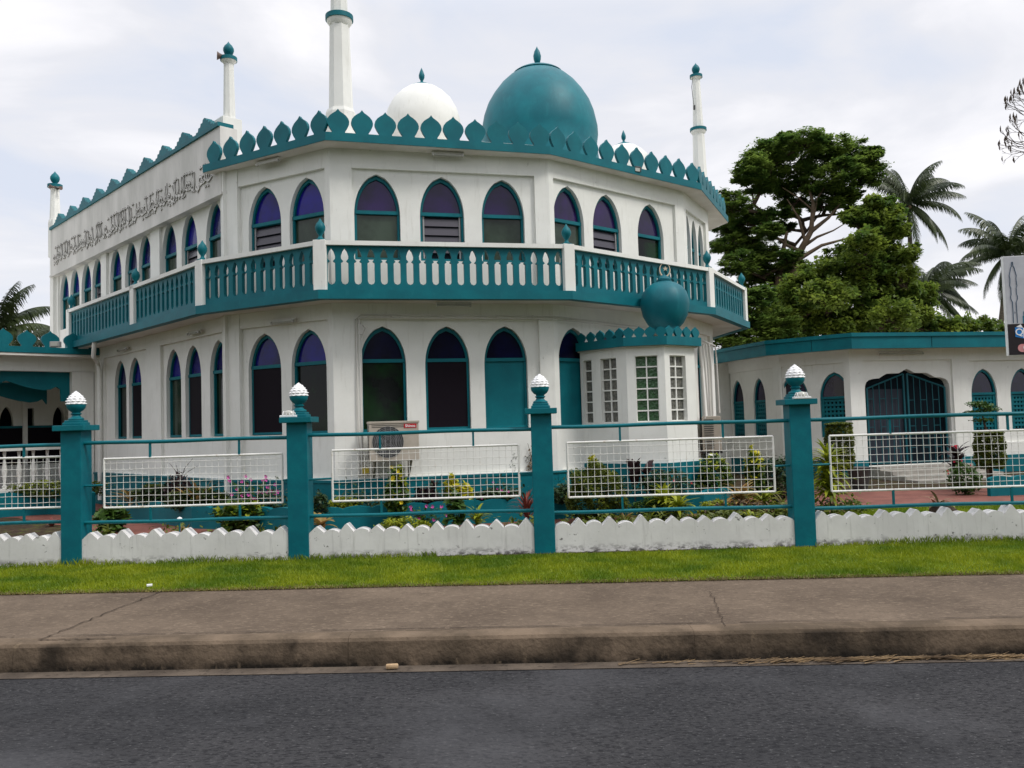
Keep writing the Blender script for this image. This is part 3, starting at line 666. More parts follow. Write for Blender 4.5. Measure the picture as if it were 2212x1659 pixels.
# ================================================================== RIGHT ANNEX
annex = thing('annex', 'single-storey white annex with a deep teal fascia right of the mosque', 'building', (8, 20, .2))
W0, W1, W2, W3 = (5.81, 22.32), (6.45, 20.04), (7.70, 18.97), (14.04, 20.26)
FA = [(5.38, 22.2), (6.06, 19.78), (7.58, 18.48), (14.2, 19.84)]
AX = [frame(W0, W1), frame(W1, W2), frame(W2, W3)]; AL = [ln(W0, W1), ln(W1, W2), ln(W2, W3)]
def door_out(u0_, u1_, v0, vs, vt):
    c_ = (u0_+u1_)/2; a_ = (u1_-u0_)/2; P = [(u0_, v0), (u1_, v0), (u1_, vs)]
    prof = [(1.0, 0), (.99, .18), (.96, .35), (.90, .46), (.80, .52), (.66, .54), (.57, .66), (.48, .76), (.36, .78), (.19, .78), (.12, .86), (.05, .95), (0, 1)]
    P += [(c_+a_*x_, vs+(vt-vs)*y_) for x_, y_ in prof]+[(c_-a_*x_, vs+(vt-vs)*y_) for x_, y_ in prof[-2::-1]]+[(u0_, vs)]
    return P
aw = [[(.34, 'slat'), (1.36, 'slat')], [(.31, 'slat'), (1.27, 'slat')], [(3.55, 'slat'), (4.62, 'slat'), (5.7, 'slat')]]
dz = door_out(.40, 2.62, .47, 2.22, 2.68)
for i in range(3):
    b = MB(); hs = [arch(u_, .70 if i else .56, 1.14, 2.0, 2.65) for u_, _ in aw[i]]
    if i == 2: hs.append(dz)
    b.plate(rect(0, AL[i], .2, 3.2), hs, -.22, -.05, AX[i])
    ops = {0: [rect(.0, AL[0]-.3, .9, 2.85)], 1: [rect(.04, AL[1]-.14, .9, 2.85)], 2: [rect(.36, 2.68, .3, 2.88), rect(3.14, 5.15, .9, 2.84)]}[i]
    if i == 2: b.plate([(0, .2), (AL[i], .2), (AL[i], 3.2), (0, 3.2)], [rect(.36, 2.68, .46, 2.88), ops[1]], -.055, 0, AX[i])
    else: b.plate(rect(0, AL[i], .2, 3.2), ops, -.055, 0, AX[i])
    b.build('wall', m_white, annex)
    for u_, k in aw[i]: window(annex, AX[i], u_, .69 if i else .55, 1.15, 2.0, 2.64, 2.06, k, d=-.12, top=m_gpurp)
    rs = [(0, AL[i])] if i < 2 else [(0, .36), (2.68, AL[i])]
    for r0_, r1_ in rs: MB().plate(rect(r0_, r1_, .2, .60), [], -.05, .02, AX[i]).build('plinth', m_teal, annex)
b = MB(); b.plate(rect(0, ln((2.6, 21.8), W0), .2, 3.2), [], -.22, 0, frame((2.6, 21.8), W0)); b.build('side_wall', m_white, annex)
b = MB(); fo = offs(FA, 0); fi = offs(FA, .12); flat(fo+fi[::-1], 3.12, 3.38, b)
flat(offs(FA, -.03)+offs(FA, .2)[::-1], 3.385, 3.47, b)
for i, t_ in ((2, .30), (2, .62), (1, .55)):
    q = lerp2(FA[i], FA[i+1], t_); Xf = frame(FA[i], FA[i+1]); b.plate(rect(ln(FA[i], q)-.004, ln(FA[i], q)+.004, 3.125, 3.375), [], 0, .006, Xf, 1)
b.build('fascia', [m_teal, m_interior], annex)
flat(offs(FA, .05)+[(14, 30), (6.5, 30)], 3.14, 3.40).build('roof', m_soffit, annex)
# gates in the ogee doorway
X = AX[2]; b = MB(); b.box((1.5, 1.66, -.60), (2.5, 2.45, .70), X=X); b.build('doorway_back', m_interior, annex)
for (ua, ub, op) in ((.50, 1.46, 0), (1.54, 2.52, 1)):
    g = MB(); d = -.10 if op else -.13
    hi = lambda u_: 2.58-.34*abs(u_-1.5)/1.0
    lo_ = .52
    for u_ in (ua, ub): g.box((u_, (lo_+hi(u_))/2, d), (.04, hi(u_)-lo_, .03), X=X)
    for k in range(1, 6):
        u_ = ua+(ub-ua)*k/6; g.box((u_, (lo_+hi(u_))/2, d), (.014, hi(u_)-lo_, .014), X=X)
        if k % 2: 
            for vv in (2.0-.05*op, 1.35, 1.15, .85): g.box((u_-(ub-ua)/12, vv, d), ((ub-ua)/6, .014, .014), X=X)
    g.tube([X @ Vector((ua, hi(ua), d)), X @ Vector((ub, hi(ub), d))], .02, 6); g.box(((ua+ub)/2, lo_, d), (ub-ua, .035, .03), X=X)
    if not op: g.plate(rect(ua+.02, ub, lo_, 2.22), [], d-.05, d-.045, X, 1)
    g.build('security_gate', [mat('dark_teal_iron', (.004, .075, .095), .5, .3), mat('grey_curtain', (.030, .036, .05), .7, .2)], annex)
steps = thing('entrance_steps', 'pale concrete steps up to the gated annex doorway', 'steps', (9.2, 18.3, .2))
for k in range(4):
    b = MB(); z1 = .46-.075*k; b.plate(rect(.36, 2.74+.02*k, .19, z1), [], 0+.42*k+.0, .42*(k+1), X); b.build('step', m_step, steps)

# ================================================================== FENCE
def fp(u, w_=0.0): return (-6+u, fY(-6+u)-w_)
XF = frame((-6, fY(-6)), (6, fY(6)))
pu = [.965, 3.55, 6.315, 9.205]
lampn = {1: 'caged bulkhead lamp on top of the gatepost second from the left', 3: 'caged bulkhead lamp on top of the fence post at the right'}
plabel = ['leftmost teal fence post with a white pineapple finial, in front of the porch corner', 'teal fence post with a lamp, left of the air conditioner, second from left',
          'teal fence post standing in front of the teal boarded windows, without a lamp', 'rightmost teal fence post with a caged lamp, in front of the annex']
ped = [(.0, 0), (.125, 0), (.125, .03), (.105, .035), (.105, .06), (.0, .06)]
for i, u in enumerate(pu):
    c = XF @ Vector((u, 0, -.125)); zt = 1.735+.02*i*.8; tw = .235
    p = thing('fence_post', plabel[i], 'fence post', (c.x, c.y, .2), 'teal fence posts along the verge'); rz = -.0217
    MB().box((c.x, c.y, .18+(zt-.18)/2), (tw, .24, zt-.18), rz, bev=.008).build('shaft', m_tealp, p)
    b = MB(); b.box((c.x, c.y, zt+.03), (.36, .36, .062), rz, bev=.006); b.build('cap', m_teal, p)
    b = MB(); b.box((c.x, c.y, zt+.075), (.215, .215, .04), rz, bev=.012); b.box((c.x, c.y, zt+.105), (.185, .185, .03), rz, bev=.01)
    b.lathe((c.x, c.y, zt+.115), [(.070, 0), (.085, .012), (.082, .026), (.058, .038), (.045, .055), (.045, .065), (.062, .078), (.045, .092), (.048, .10), (.075, .118), (.096, .145), (.104, .175), (.104, .187)], 28)
    b.build('urn', m_teal, p, smooth=45)
    b = MB()  # scaly white pineapple
    b.lathe((c.x, c.y, zt+.298), [(.10, 0), (.108, .008), (.098, .02), (.092, .06), (.070, .10), (.035, .135), (.001, .15)], 24)
    for rr_, (rad, zz, k) in enumerate(((.100, .008, 12), (.097, .038, 11), (.084, .067, 10), (.064, .095, 8), (.040, .120, 6), (.012, .140, 4))):
        for j in range(k):
            a_ = 2*math.pi*(j+.5*(rr_ % 2))/k; q = Vector((c.x+rad*math.cos(a_), c.y+rad*math.sin(a_), zt+.298+zz)); Q = Matrix.Translation(q) @ Matrix.Rotation(a_, 4, 'Z') @ Matrix.Rotation(R(-35), 4, 'Y')
            b.add([Q @ Vector(v_) for v_ in ((.016, 0, -.006), (0, .026, 0), (0, -.026, 0), (-.004, 0, .03), (-.02, 0, 0))], [(0, 1, 3), (0, 3, 2), (1, 4, 3), (2, 3, 4), (0, 2, 4, 1)])
    b.build('pineapple', m_pwhite, p)
    if i in lampn:
        lo_ = (-.09, -.10) if i == 1 else (.015, -.135); q = Vector((c.x+lo_[0], c.y+lo_[1], zt+.062))
        l = thing('bulkhead_lamp', lampn[i], 'lamp', q, 'caged lamps on fence posts')
        b = MB(); b.box((q.x, q.y, q.z+.012), (.19, .10, .024), rz, bev=.006); b.build('base', m_pwhite, l)
        b = MB(); b.lathe((q.x, q.y, q.z+.02), [(.048, 0), (.048, .03), (.035, .052), (.001, .062)], 14); b.v = [(q.x+(v_[0]-q.x)*1.35, v_[1], v_[2]) for v_ in b.v]; b.build('globe', m_lamp, l, smooth=60)
        b = MB()
        for dx in (-.055, -.018, .018, .055): b.tube([(q.x+dx, q.y+.05*math.cos(t_), q.z+.022+.05*math.sin(t_)) for t_ in [math.pi*k/8 for k in range(9)]], .0035, 5)
        b.tube([(q.x-.078, q.y, q.z+.02), (q.x-.07, q.y, q.z+.05), (q.x-.03, q.y, q.z+.073), (q.x+.03, q.y, q.z+.073), (q.x+.07, q.y, q.z+.05), (q.x+.078, q.y, q.z+.02)], .0035, 5)
        b.build('cage', m_pwhite, l)
bays = [(-1.6, pu[0]-.1175, (-1.0, .82), 'partly cut off at the left edge'), (pu[0]+.1175, pu[1]-.1175, (1.31, 3.36), 'left of centre before the pink flowers'),
        (pu[1]+.1175, pu[2]-.1175, (3.93, 6.05), 'in the middle before the air conditioner'), (pu[2]+.1175, pu[3]-.1175, (6.6, 8.91), 'before the round bush and glass-block bay'), (pu[3]+.1175, 12.6, (9.54, 12.15), 'at the right before the annex door')]
wdesc = ['leftmost piece of low white wall, cut off by the left edge of the view', 'low white zigzag wall between the leftmost two teal posts', 'low white zigzag wall between the two middle posts, in front of the air conditioner',
         'low white zigzag wall in front of the round clipped bush', 'low white zigzag wall right of the rightmost post']
for i, (ua, ub, (ma, mb), wh) in enumerate(bays):
    rr = random.Random(40+i)
    # low wall: alternate points and humps
    b = MB(); n = max(6, round((ub-ua)/.176)); n += n % 2 == 0; P = [(ua, .17), (ub, .17)]; pts = []; pt = (ub-ua)/n
    for k in range(n):
        s0 = ua+pt*k; v = .505+rr.uniform(-.008, .008)
        if (k % 2 == 0) if i not in (3,) else (k % 2 == 1):
            h = .074+rr.uniform(-.018, .018)
            pts += [(s0, v-.012), (s0+pt*.03, v), (s0+pt*.42, v+h), (s0+pt*.5, v+h+.008), (s0+pt*.58, v+h), (s0+pt*.97, v)]
        else:
            h = .036+rr.uniform(-.006, .008)
            pts += [(s0, v-.010)]+[(s0+pt*(.06+.88*t_/6), v+h*math.sin(math.pi*(.1+.8*t_/6))) for t_ in range(7)]
    pts.append((ub, .495)); b.plate(P+pts[::-1], [], -.185, -.02, XF); o = b.build('low_wall', m_low)
    bm = bmesh.new(); bm.from_mesh(o.data); bmesh.ops.recalc_face_normals(bm, faces=bm.faces); bm.to_mesh(o.data); bm.free()
    tag(o, wdesc[i], 'low wall', 'low white wall lengths between posts')
    rl_ = thing('fence_railing', 'teal pipe railing with a white wire mesh panel '+wh, 'railing', XF @ Vector(((ua+ub)/2, .2, -.1)), 'railings between the posts')
    zr = (1.575, 1.585, 1.60, 1.61, 1.61)[i]; zb = (.70, .68, .685, .65, .62)[i]; w_ = -.08
    for nm, z_, r_ in (('top_rail', zr, .022), ('bottom_rail', zb, .021)):
        MB().tube([XF @ Vector((ua+(ub-ua)*t_, z_+.004*math.sin(9*t_+i)-.0, w_)) for t_ in [k/10 for k in range(11)]], r_, 12).build(nm, m_teal, rl_, smooth=60)
    zt_, zl_ = ((1.44, .865), (1.40, .845), (1.42, .845), (1.43, .815), (1.42, .80))[i]
    for (uu, vv) in ((ua, ma), (mb, ub)):
        if abs(vv-uu) < 1.0: MB().tube([XF @ Vector((uu, 1.10, w_)), XF @ Vector((vv, 1.105, w_))], .012, 8).build('side_bar', m_teal, rl_)
    for f_ in (.26, .76):
        uu = ma+(mb-ma)*f_
        MB().box((uu, (zr+zt_)/2, w_), (.022, zr-zt_, .022), X=XF).build('hanger', m_teal, rl_)
        MB().box((uu, (zb+zl_)/2, w_), (.022, zl_-zb, .022), X=XF).build('hanger', m_teal, rl_)
    b = MB(); fr_ = .0125
    cn = [(ma, zt_), (mb, zt_+.004), (mb, zl_+.002), (ma, zl_)]
    for k in range(4):
        A_, B_ = cn[k], cn[(k+1) % 4]; b.tube([XF @ Vector((A_[0], A_[1], w_)), XF @ Vector((B_[0], B_[1], w_))], fr_, 8)
    mo = b.build('mesh_frame', m_wire, rl_)
    b = MB(); nv = max(4, round((mb-ma)/.074)); nh = 7
    for k in range(1, nv):
        uu = ma+(mb-ma)*k/nv+rr.uniform(-.002, .002); b.tube([XF @ Vector((uu, zl_, w_-.004)), XF @ Vector((uu+rr.uniform(-.003, .003), (zl_+zt_)/2, w_-.004)), XF @ Vector((uu, zt_, w_-.004))], .0029, 5, cap=False)
    for k in range(1, nh+1):
        zz = zl_+(zt_-zl_)*(k-.25)/(nh+.4); b.tube([XF @ Vector((ma+(mb-ma)*t_, zz+rr.uniform(-.004, .004), w_+.003)) for t_ in [j/12 for j in range(13)]], .0029, 5, cap=False)
    b.build('wire_mesh', m_wire, mo)

# ================================================================== FITTINGS ON THE BUILDING
XA = frame(WAL, WAB); XB = frame(WAB, WBC); XL1 = frame(WLS, WAL); XC = frame(WBC, WCE)
ac = thing('air_conditioner', 'beige wall-mounted air conditioner unit with a red badge below the front window', 'air conditioner', XA @ Vector((.85, 1.13, .2)), 'outdoor air conditioner units')
b = MB(); b.box((.865, 1.46, .27), (.75, .60, .28), X=XA, bev=.012); b.box((.865, 1.745, .27), (.77, .035, .30), X=XA, bev=.006); b.build('casing', m_beige, ac)
b = MB(); Q = XA @ Matrix.Translation((.77, 1.45, .412))
ring = [(.235*math.cos(2*math.pi*k/32), .235*math.sin(2*math.pi*k/32)) for k in range(32)]
b.plate(ring, [], -.002, .003, Q, 0); o = b.build('fan_opening', m_dgrey, ac)
b = MB()
for k in range(9):
    r_ = .235-.025*k; b.tube([Q @ Vector((r_*math.cos(2*math.pi*j/28), r_*math.sin(2*math.pi*j/28), .012)) for j in range(29)], .0025, 4)
for dx in (-.12, -.04, .04, .12):
    h = math.sqrt(.235**2-dx**2); b.tube([Q @ Vector((dx, -h, .016)), Q @ Vector((dx, h, .016))], .0035, 4)
b.build('fan_guard', m_grey, ac)
b = MB()
for k in range(5):
    a_ = 2*math.pi*k/5; b.add([Q @ Vector(v_) for v_ in ((0, 0, .006), (.2*math.cos(a_), .2*math.sin(a_), .004), (.2*math.cos(a_+.7), .2*math.sin(a_+.7), .009))], [(0, 1, 2)])
b.build('fan', mat('fan_blade', (.09, .09, .095), .5, .3), ac)
b = MB()
for v_ in (1.70, 1.675): b.box((.86, v_, .411), (.66, .008, .004), X=XA)
for k in range(26): b.box((.487, 1.20+k*.02, .27), (.006, .010, .24), X=XA)
b.build('vent_slots', m_dgrey, ac)
b = MB(); b.box((1.11, 1.685, .413), (.19, .062, .004), X=XA); bd = b.build('badge', m_red, ac)
text_mesh('Shinco', .058, 'badge_lettering', m_pwhite, bd, XA @ Matrix.Translation((1.11, 1.684, .4165)), .001)
b = MB()
for u_ in (.58, 1.12):
    MB().plate([(-.40, 0), (0, 0), (0, -.26)][::-1], [], u_-.015, u_+.015, XA @ Matrix.Translation((0, 1.155, .0)) @ Matrix.Rotation(R(90), 4, 'Y')).build('bracket', m_beige, ac)
b = MB(); b.box((.455, 1.02, .05), (.10, .09, .05), X=XA); tag(b.build('cable_box', m_yel), 'small yellow cable box under the air conditioner', 'cable box')
ac2 = thing('air_conditioner', 'beige air conditioner seen side-on in the corner between mosque and annex', 'air conditioner', (5.0, 16.4, 1.0), 'outdoor air conditioner units')
q = at(1538, 936, 16.6); b = MB(); b.box(q, (.36, .80, .68), R(-14), bev=.012); b.build('casing', m_beige, ac2)
b = MB(); T = Matrix.Translation(q) @ Matrix.Rotation(R(-14), 4, 'Z')
for k in range(14): b.box((-.05, -.405, .27-k*.042), (.18, .012, .016), X=T)
b.build('vent_slots', m_dgrey, ac2)
b = MB(); b.box((q.x, q.y, q.z-.36), (.38, .75, .05), R(-14)); b.box((q.x+.1, q.y+.1, q.z-.57), (.05, .5, .4), R(-14)); b.build('bracket', m_dgrey, ac2)
# conduits
b = MB(); pts = [XA @ Vector((.36, .95, .03)), XA @ Vector((.36, 3.36, .03)), XA @ Vector((.44, 3.43, .03)), XA @ Vector((3.45, 3.41, .03)), XB @ Vector((.0, 3.41, .05)), XB @ Vector((3.2, 3.30, .05))]
b.tube(pts, .011, 6); b.tube([p+Vector((0, -.02, -.045)) for p in pts[1:]], .009, 6); b.tube([p+Vector((.045, 0, 0)) for p in pts[:2]], .016, 6)
b.tube([XA @ Vector((.42, 3.30, .02)), XA @ Vector((.50, 3.22, .06)), XA @ Vector((.43, 3.05, .05)), XA @ Vector((.42, 1.1, .03))], .010, 6)
for u_ in (.9, 1.7, 2.6, 3.2): b.box((u_, 3.41, .035), (.03, .035, .03), X=XA)
b.box((.42, 3.20, .03), (.07, .16, .05), X=XA)
tag(b.build('conduit', m_whited), 'white cable conduit running along the top of the ground-floor front wall', 'conduit')
b = MB(); XSL = XS
b.tube([(-8.55, 17.05, 3.62), (-8.60, 17.1, 3.32), XS @ Vector((LS-6.0, 3.28, .12)), XS @ Vector((LS-6.02, 3.1, .07)), XS @ Vector((LS-6.02, .3, .07))], .045, 10)
tag(b.build('downpipe', m_white, smooth=60), 'white downpipe with elbows in the corner beside the left porch', 'downpipe')
b = MB(); q = at(1530, 760, 16.2)
for k, (dx, dx2) in enumerate(((-.16, -.10), (-.10, -.03), (-.04, .0), (.02, .05))): b.tube([q+Vector((dx, 0, .15)), q+Vector((dx+.02, .0, -.2)), q+Vector((dx2, .05, -1.3))], .018, 6)
b.tube([q+Vector((-.10, 0, .22)), q+Vector((.16, .1, .12)), q+Vector((.2, .2, -.1)), q+Vector((.22, .2, -1.2))], .018, 6)
tag(b.build('pipe_bundle', m_whited), 'bundle of grey air-conditioning pipes running down beside the glass-block bay', 'pipes')
def tubelight(X, u, v, w_, L_, lab, rx=0):
    c = X @ Vector((u, v, w_)); t = thing('tube_light', lab, 'light fitting', c, 'bare fluorescent tube lights')
    Q = X @ Matrix.Translation((u, v, w_)) @ Matrix.Rotation(R(rx), 4, 'X')
    b = MB(); b.box((0, 0, 0), (L_, .05, .035), X=Q, bev=.004); b.build('batten', m_whited, t)
    b = MB(); b.tube([Q @ Vector((-L_/2+.03, -.035, .03)), Q @ Vector((L_/2-.03, -.035, .03))], .013, 8)
    for s_ in (-1, 1): b.box((s_*(L_/2-.02), -.03, .025), (.02, .04, .05), X=Q)
    b.build('tube', m_lamp, t)
tubelight(XA, 1.85, 6.01, .12, .52, 'tube light under the roof eave above the middle front window')
tubelight(XA, 1.85, 3.57, .30, .56, 'tube light under the balcony above the ground-floor front windows')
tubelight(XL1, Lw-1.15, 6.01, .12, .5, 'tube light under the eave above the left front facet')
tubelight(XL1, Lw-.95, 3.42, .06, .5, 'tube light on the wall above the ground-floor windows of the left facet')
tubelight(XS, LS-1.15, 3.46, .06, .5, 'tube light on the side wall nearest the corner, below the balcony')
tubelight(XS, LS-4.6, 3.46, .06, .5, 'tube light far along the side wall near the porch, below the balcony')
tubelight(AX[2], 1.3, 3.05, .06, 1.15, 'long tube light under the annex fascia above the gated door')
fl = thing('floodlight', 'small black floodlight on the roof edge right of the big dome', 'floodlight', at(1376, 366, 14.75))
q = fl.location.copy(); MB().box(q, (.13, .09, .09), .5, bev=.01).build('housing', m_dgrey, fl); MB().box((q.x, q.y-.05, q.z-.02), (.10, .01, .06), .5).build('lens', m_lamp, fl)
fl = thing('floodlight', 'small grey floodlight on the porch roof among the teal merlons', 'floodlight', at(120, 744, 17.2))
q = fl.location.copy(); MB().box(q, (.20, .10, .12), 0, bev=.01).build('housing', m_grey, fl); MB().box((q.x, q.y-.055, q.z), (.15, .01, .08), 0).build('lens', m_lamp, fl)
def horn(c, d, lab, s=1):
    t = thing('loudspeaker', lab, 'loudspeaker', c); d = Vector(d).normalized(); C_ = Vector(c)
    MB().tube([C_-d*.10*s, C_-d*.02*s, C_+d*.06*s, C_+d*.12*s], [.03*s, .035*s, .06*s, .095*s], 14).build('horn', m_rusty, t, smooth=60)
    MB().tube([C_-d*.16*s, C_-d*.08*s], .045*s, 12).build('driver', m_dgrey, t, smooth=60)
horn(at(481, 122, 14.55), (-1, -.35, .05), 'brown horn loudspeaker near the top of the slim left minaret', .8)
horn(at(114, 404, 20.8), (-.6, -1, 0), 'brown horn loudspeaker facing the street on the farthest left minaret', .6)
horn(at(128, 407, 20.9), (.9, -.5, 0), 'grey horn loudspeaker facing right on the farthest left minaret', .55)
b = MB(); q = at(1497, 165, 23.2); b.tube([q, q+Vector((-.05, 0, -.3)), q+Vector((-.02, 0, -.75)), q+Vector((-.0, 0, -.9))], .008, 5); b.box(q+Vector((0, 0, -.9)), (.05, .05, .12))
tag(b.build('hanging_cable', m_dgrey), 'loose cable hanging down the right-hand minaret', 'cable')

# sign board at the right edge
S0 = at(2163, 560, 8.7); S1 = at(2171, 770, 8.7)
sg = thing('sign_board', 'sign board with a mosque picture over a black strip, cut off at the right edge', 'sign', (S0.x+.6, 8.7, .2))
hT, hB = 3.42, 2.385; xw = 1.25; sx = S0.x+.03; Xg = frame((sx, 8.72), (sx+1, 8.72-.10))
Z = lambda y: at(2180, y, 8.7).z
zt_, zm, zb_ = Z(553), Z(700), Z(768)
MB().plate(rect(0, xw, zb_, zt_), [], -.05, 0, Xg).build('board', m_pwhite, sg)
m_sblk = mat('sign_black', (.018, .014, .017), .4, .4); m_spic = mat('sign_sky_print', (.50, .51, .54), .5, .3, var=(.42, .43, .46), scale=4); m_sblue = mat('sign_blue', (.02, .20, .55), .4, .4); m_sdome = mat('sign_teal_print', (.02, .22, .33), .4, .4, var=(.01, .11, .18), scale=5); m_spink = mat('sign_pink', (.55, .12, .14), .4, .4, var=(.62, .30, .30), scale=6); m_sink = mat('sign_ink', (.04, .09, .15), .5, .3)
b = MB(); b.plate(rect(.005, xw-.005, zm, zt_-.005), [], .0, .003, Xg); b.build('picture', m_spic, sg)
b = MB(); b.plate(rect(.005, xw-.005, zb_+.005, zm), [], .0, .003, Xg); b.build('black_strip', m_sblk, sg)
mn = [(0, 0), (.002, .22), (-.012, .25), (-.014, .28), (-.008, .30), (-.006, .37), (-.016, .395), (-.012, .43), (-.010, .47), (-.016, .50), (-.010, .525), (.004, .59), (.012, .60), (.014, .645)]
mm = [(.065+x_, zm+.01+y_) for x_, y_ in mn]+[(.105-x_, zm+.01+y_) for x_, y_ in mn[::-1]]
b = MB(); b.tube([Xg @ Vector((p[0], p[1], .006)) for p in mm], .0035, 5); b.box((.085, zm+.12, .005), (.006, .02, .002), X=Xg); b.build('printed_minaret', m_sink, sg)
b = MB(); dc = .36; b.plate([(dc+.17*math.cos(a_), zm+.13+.20*math.sin(a_)) for a_ in [math.pi*k/20 for k in range(21)]], [], .003, .006, Xg); b.plate(rect(dc-.19, dc+.19, zm+.085, zm+.128), [], .003, .007, Xg); b.plate(rect(dc-.20, dc+.20, zm+.004, zm+.082), [], .003, .006, Xg); b.build('printed_dome', m_sdome, sg)
b = MB(); b.plate([(.075, zm-.135), (.155, zm-.155), (.155, zm-.045), (.075, zm-.035)], [], .003, .006, Xg); lg = b.build('book_logo', m_sblue, sg)
b = MB(); b.plate([(.155, zm-.155), (.215, zm-.125), (.215, zm-.04), (.155, zm-.045)], [], .003, .007, Xg); b.plate([(.085, zm-.033), (.155, zm-.043), (.135, zm-.005)], [], .003, .006, Xg); b.build('book_page', m_pwhite, lg)
text_mesh('Q', .10, 'logo_letter', m_pwhite, lg, Xg @ Matrix.Translation((.115, zm-.09, .008)), .001)
b = MB(); r_ = .042; cy = zb_+.075; b.plate([(.135+r_*math.cos(a_), cy+r_*math.sin(a_)) for a_ in [R(90+15*k) for k in range(13)]]+[(.62+r_*math.cos(a_), cy+r_*math.sin(a_)) for a_ in [R(-90+15*k) for k in range(13)]], [], .003, .006, Xg); pl_ = b.build('pink_pill', m_spink, sg)
text_mesh('Ge', .085, 'pill_lettering', m_pwhite, pl_, Xg @ Matrix.Translation((.195, cy, .008)), .001)
b = MB(); b.tube([Xg @ Vector((1.0, .15, -.08)), Xg @ Vector((1.0, zt_+.05, -.08))], .04, 10); b.build('pole', m_grey, sg)

# ================================================================== PLANTS
def leaves(name, C, size, m, parent=None, aspect=.5, droop=.3, flat_=.0, off=(0, 0, 0)):
    """C: (n,3) world points; random little pointed leaves, one mesh"""
    C = np.asarray(C, float)-np.asarray(off, float); n = len(C); a = nrg.uniform(0, 2*np.pi, n); e_ = nrg.normal(-droop, .45 if not flat_ else .22, n)
    d = np.stack([np.cos(a)*np.cos(e_), np.sin(a)*np.cos(e_), np.sin(e_)], 1)
    up = np.stack([nrg.normal(0, .35 if not flat_ else .2, n), nrg.normal(0, .35 if not flat_ else .2, n), np.ones(n)], 1)
    s_ = np.cross(d, up); s_ /= np.linalg.norm(s_, axis=1)[:, None]+1e-9
    ls = size*nrg.uniform(.6, 1.35, n)[:, None]
    V = np.empty((n, 4, 3)); V[:, 0] = C-d*ls*.5; V[:, 1] = C+s_*ls*aspect*.5-np.cross(s_, d)*ls*.04; V[:, 2] = C+d*ls*.55; V[:, 3] = C-s_*ls*aspect*.5
    return quads(name, V.reshape(-1, 3), n, m, parent)
def sub(P, q): return [Vector(p)-Vector(q) for p in P]
def ball_pts(c, r, n, shell=.55):
    v = nrg.normal(size=(n, 3)); v /= np.linalg.norm(v, axis=1)[:, None]; rad = shell+(1-shell)*nrg.uniform(0, 1, n)**.6
    k = 1+.13*np.sin(v[:, 0]*7+v[:, 2]*5+c[0]*3)+.08*np.sin(v[:, 1]*11+v[:, 0]*9)
    return np.asarray(c)+v*rad[:, None]*k[:, None]*np.asarray(r)
def blade_leaf(b, base, az, L_, wd, el0, droop, n=6, mi=0, fold=.2):
    p = Vector(base); el_ = el0; h = Vector((math.cos(az), math.sin(az), 0)); s_ = Vector((-math.sin(az), math.cos(az), 0)); vs = []
    for i in range(n+1):
        t = i/n; w_ = wd*(math.sin(math.pi*(.12+.88*t))**.7 if i < n else .02); upn = Vector((0, 0, 1))*math.cos(el_)-h*math.sin(el_)
        vs += [p-s_*w_+upn*fold*w_, p+s_*w_+upn*fold*w_, ]; vs.insert(len(vs)-1, p.copy())
        p = p+(h*math.cos(el_)+Vector((0, 0, math.sin(el_))))*(L_/n); el_ -= droop/n
    fs = []
    for i in range(n): fs += [(3*i, 3*i+1, 3*i+4, 3*i+3), (3*i+1, 3*i+2, 3*i+5, 3*i+4)]
    b.add(vs, fs, mi)
def rosette(name, label, c, n, L_, wd, m, el=(.5, 1.3), droop=1.2, cat='plant', stem=0, levels=1, seed=1, spread=.02, group='bedding plants in the mosque garden', bloom=None):
    rr = random.Random(seed); t = thing(name, label, cat, c, group); c = Vector(c)
    if stem or levels > 1:
        MB().tube([c, c+Vector((0, 0, stem+.02))], .010, 6).build('stem', m_twig, t)
    b = MB()
    for lv in range(levels):
        z = stem*(1-.8*lv/max(1, levels)) if levels > 1 else stem
        for i in range(n):
            az = 2*math.pi*(i+.5*lv)/n*1.0+rr.uniform(-.3, .3)+i*.4
            blade_leaf(b, c+Vector((rr.uniform(-spread, spread), rr.uniform(-spread, spread), z)), az, L_*rr.uniform(.7, 1.15), wd*1.35, rr.uniform(*el), droop*rr.uniform(.6, 1.3))
    b.build('leaves', m, t, smooth=60)
    if bloom:
        b = MB()
        for i in range(bloom[1]):
            q = c+Vector((rr.uniform(-.08, .08), rr.uniform(-.08, .08), stem+rr.uniform(.05, .2))); b.lathe(q, [(.004, -.02), (.022, 0), (.012, .018), (.001, .022)], 7)
        b.build('flower', bloom[0], t)
    return t
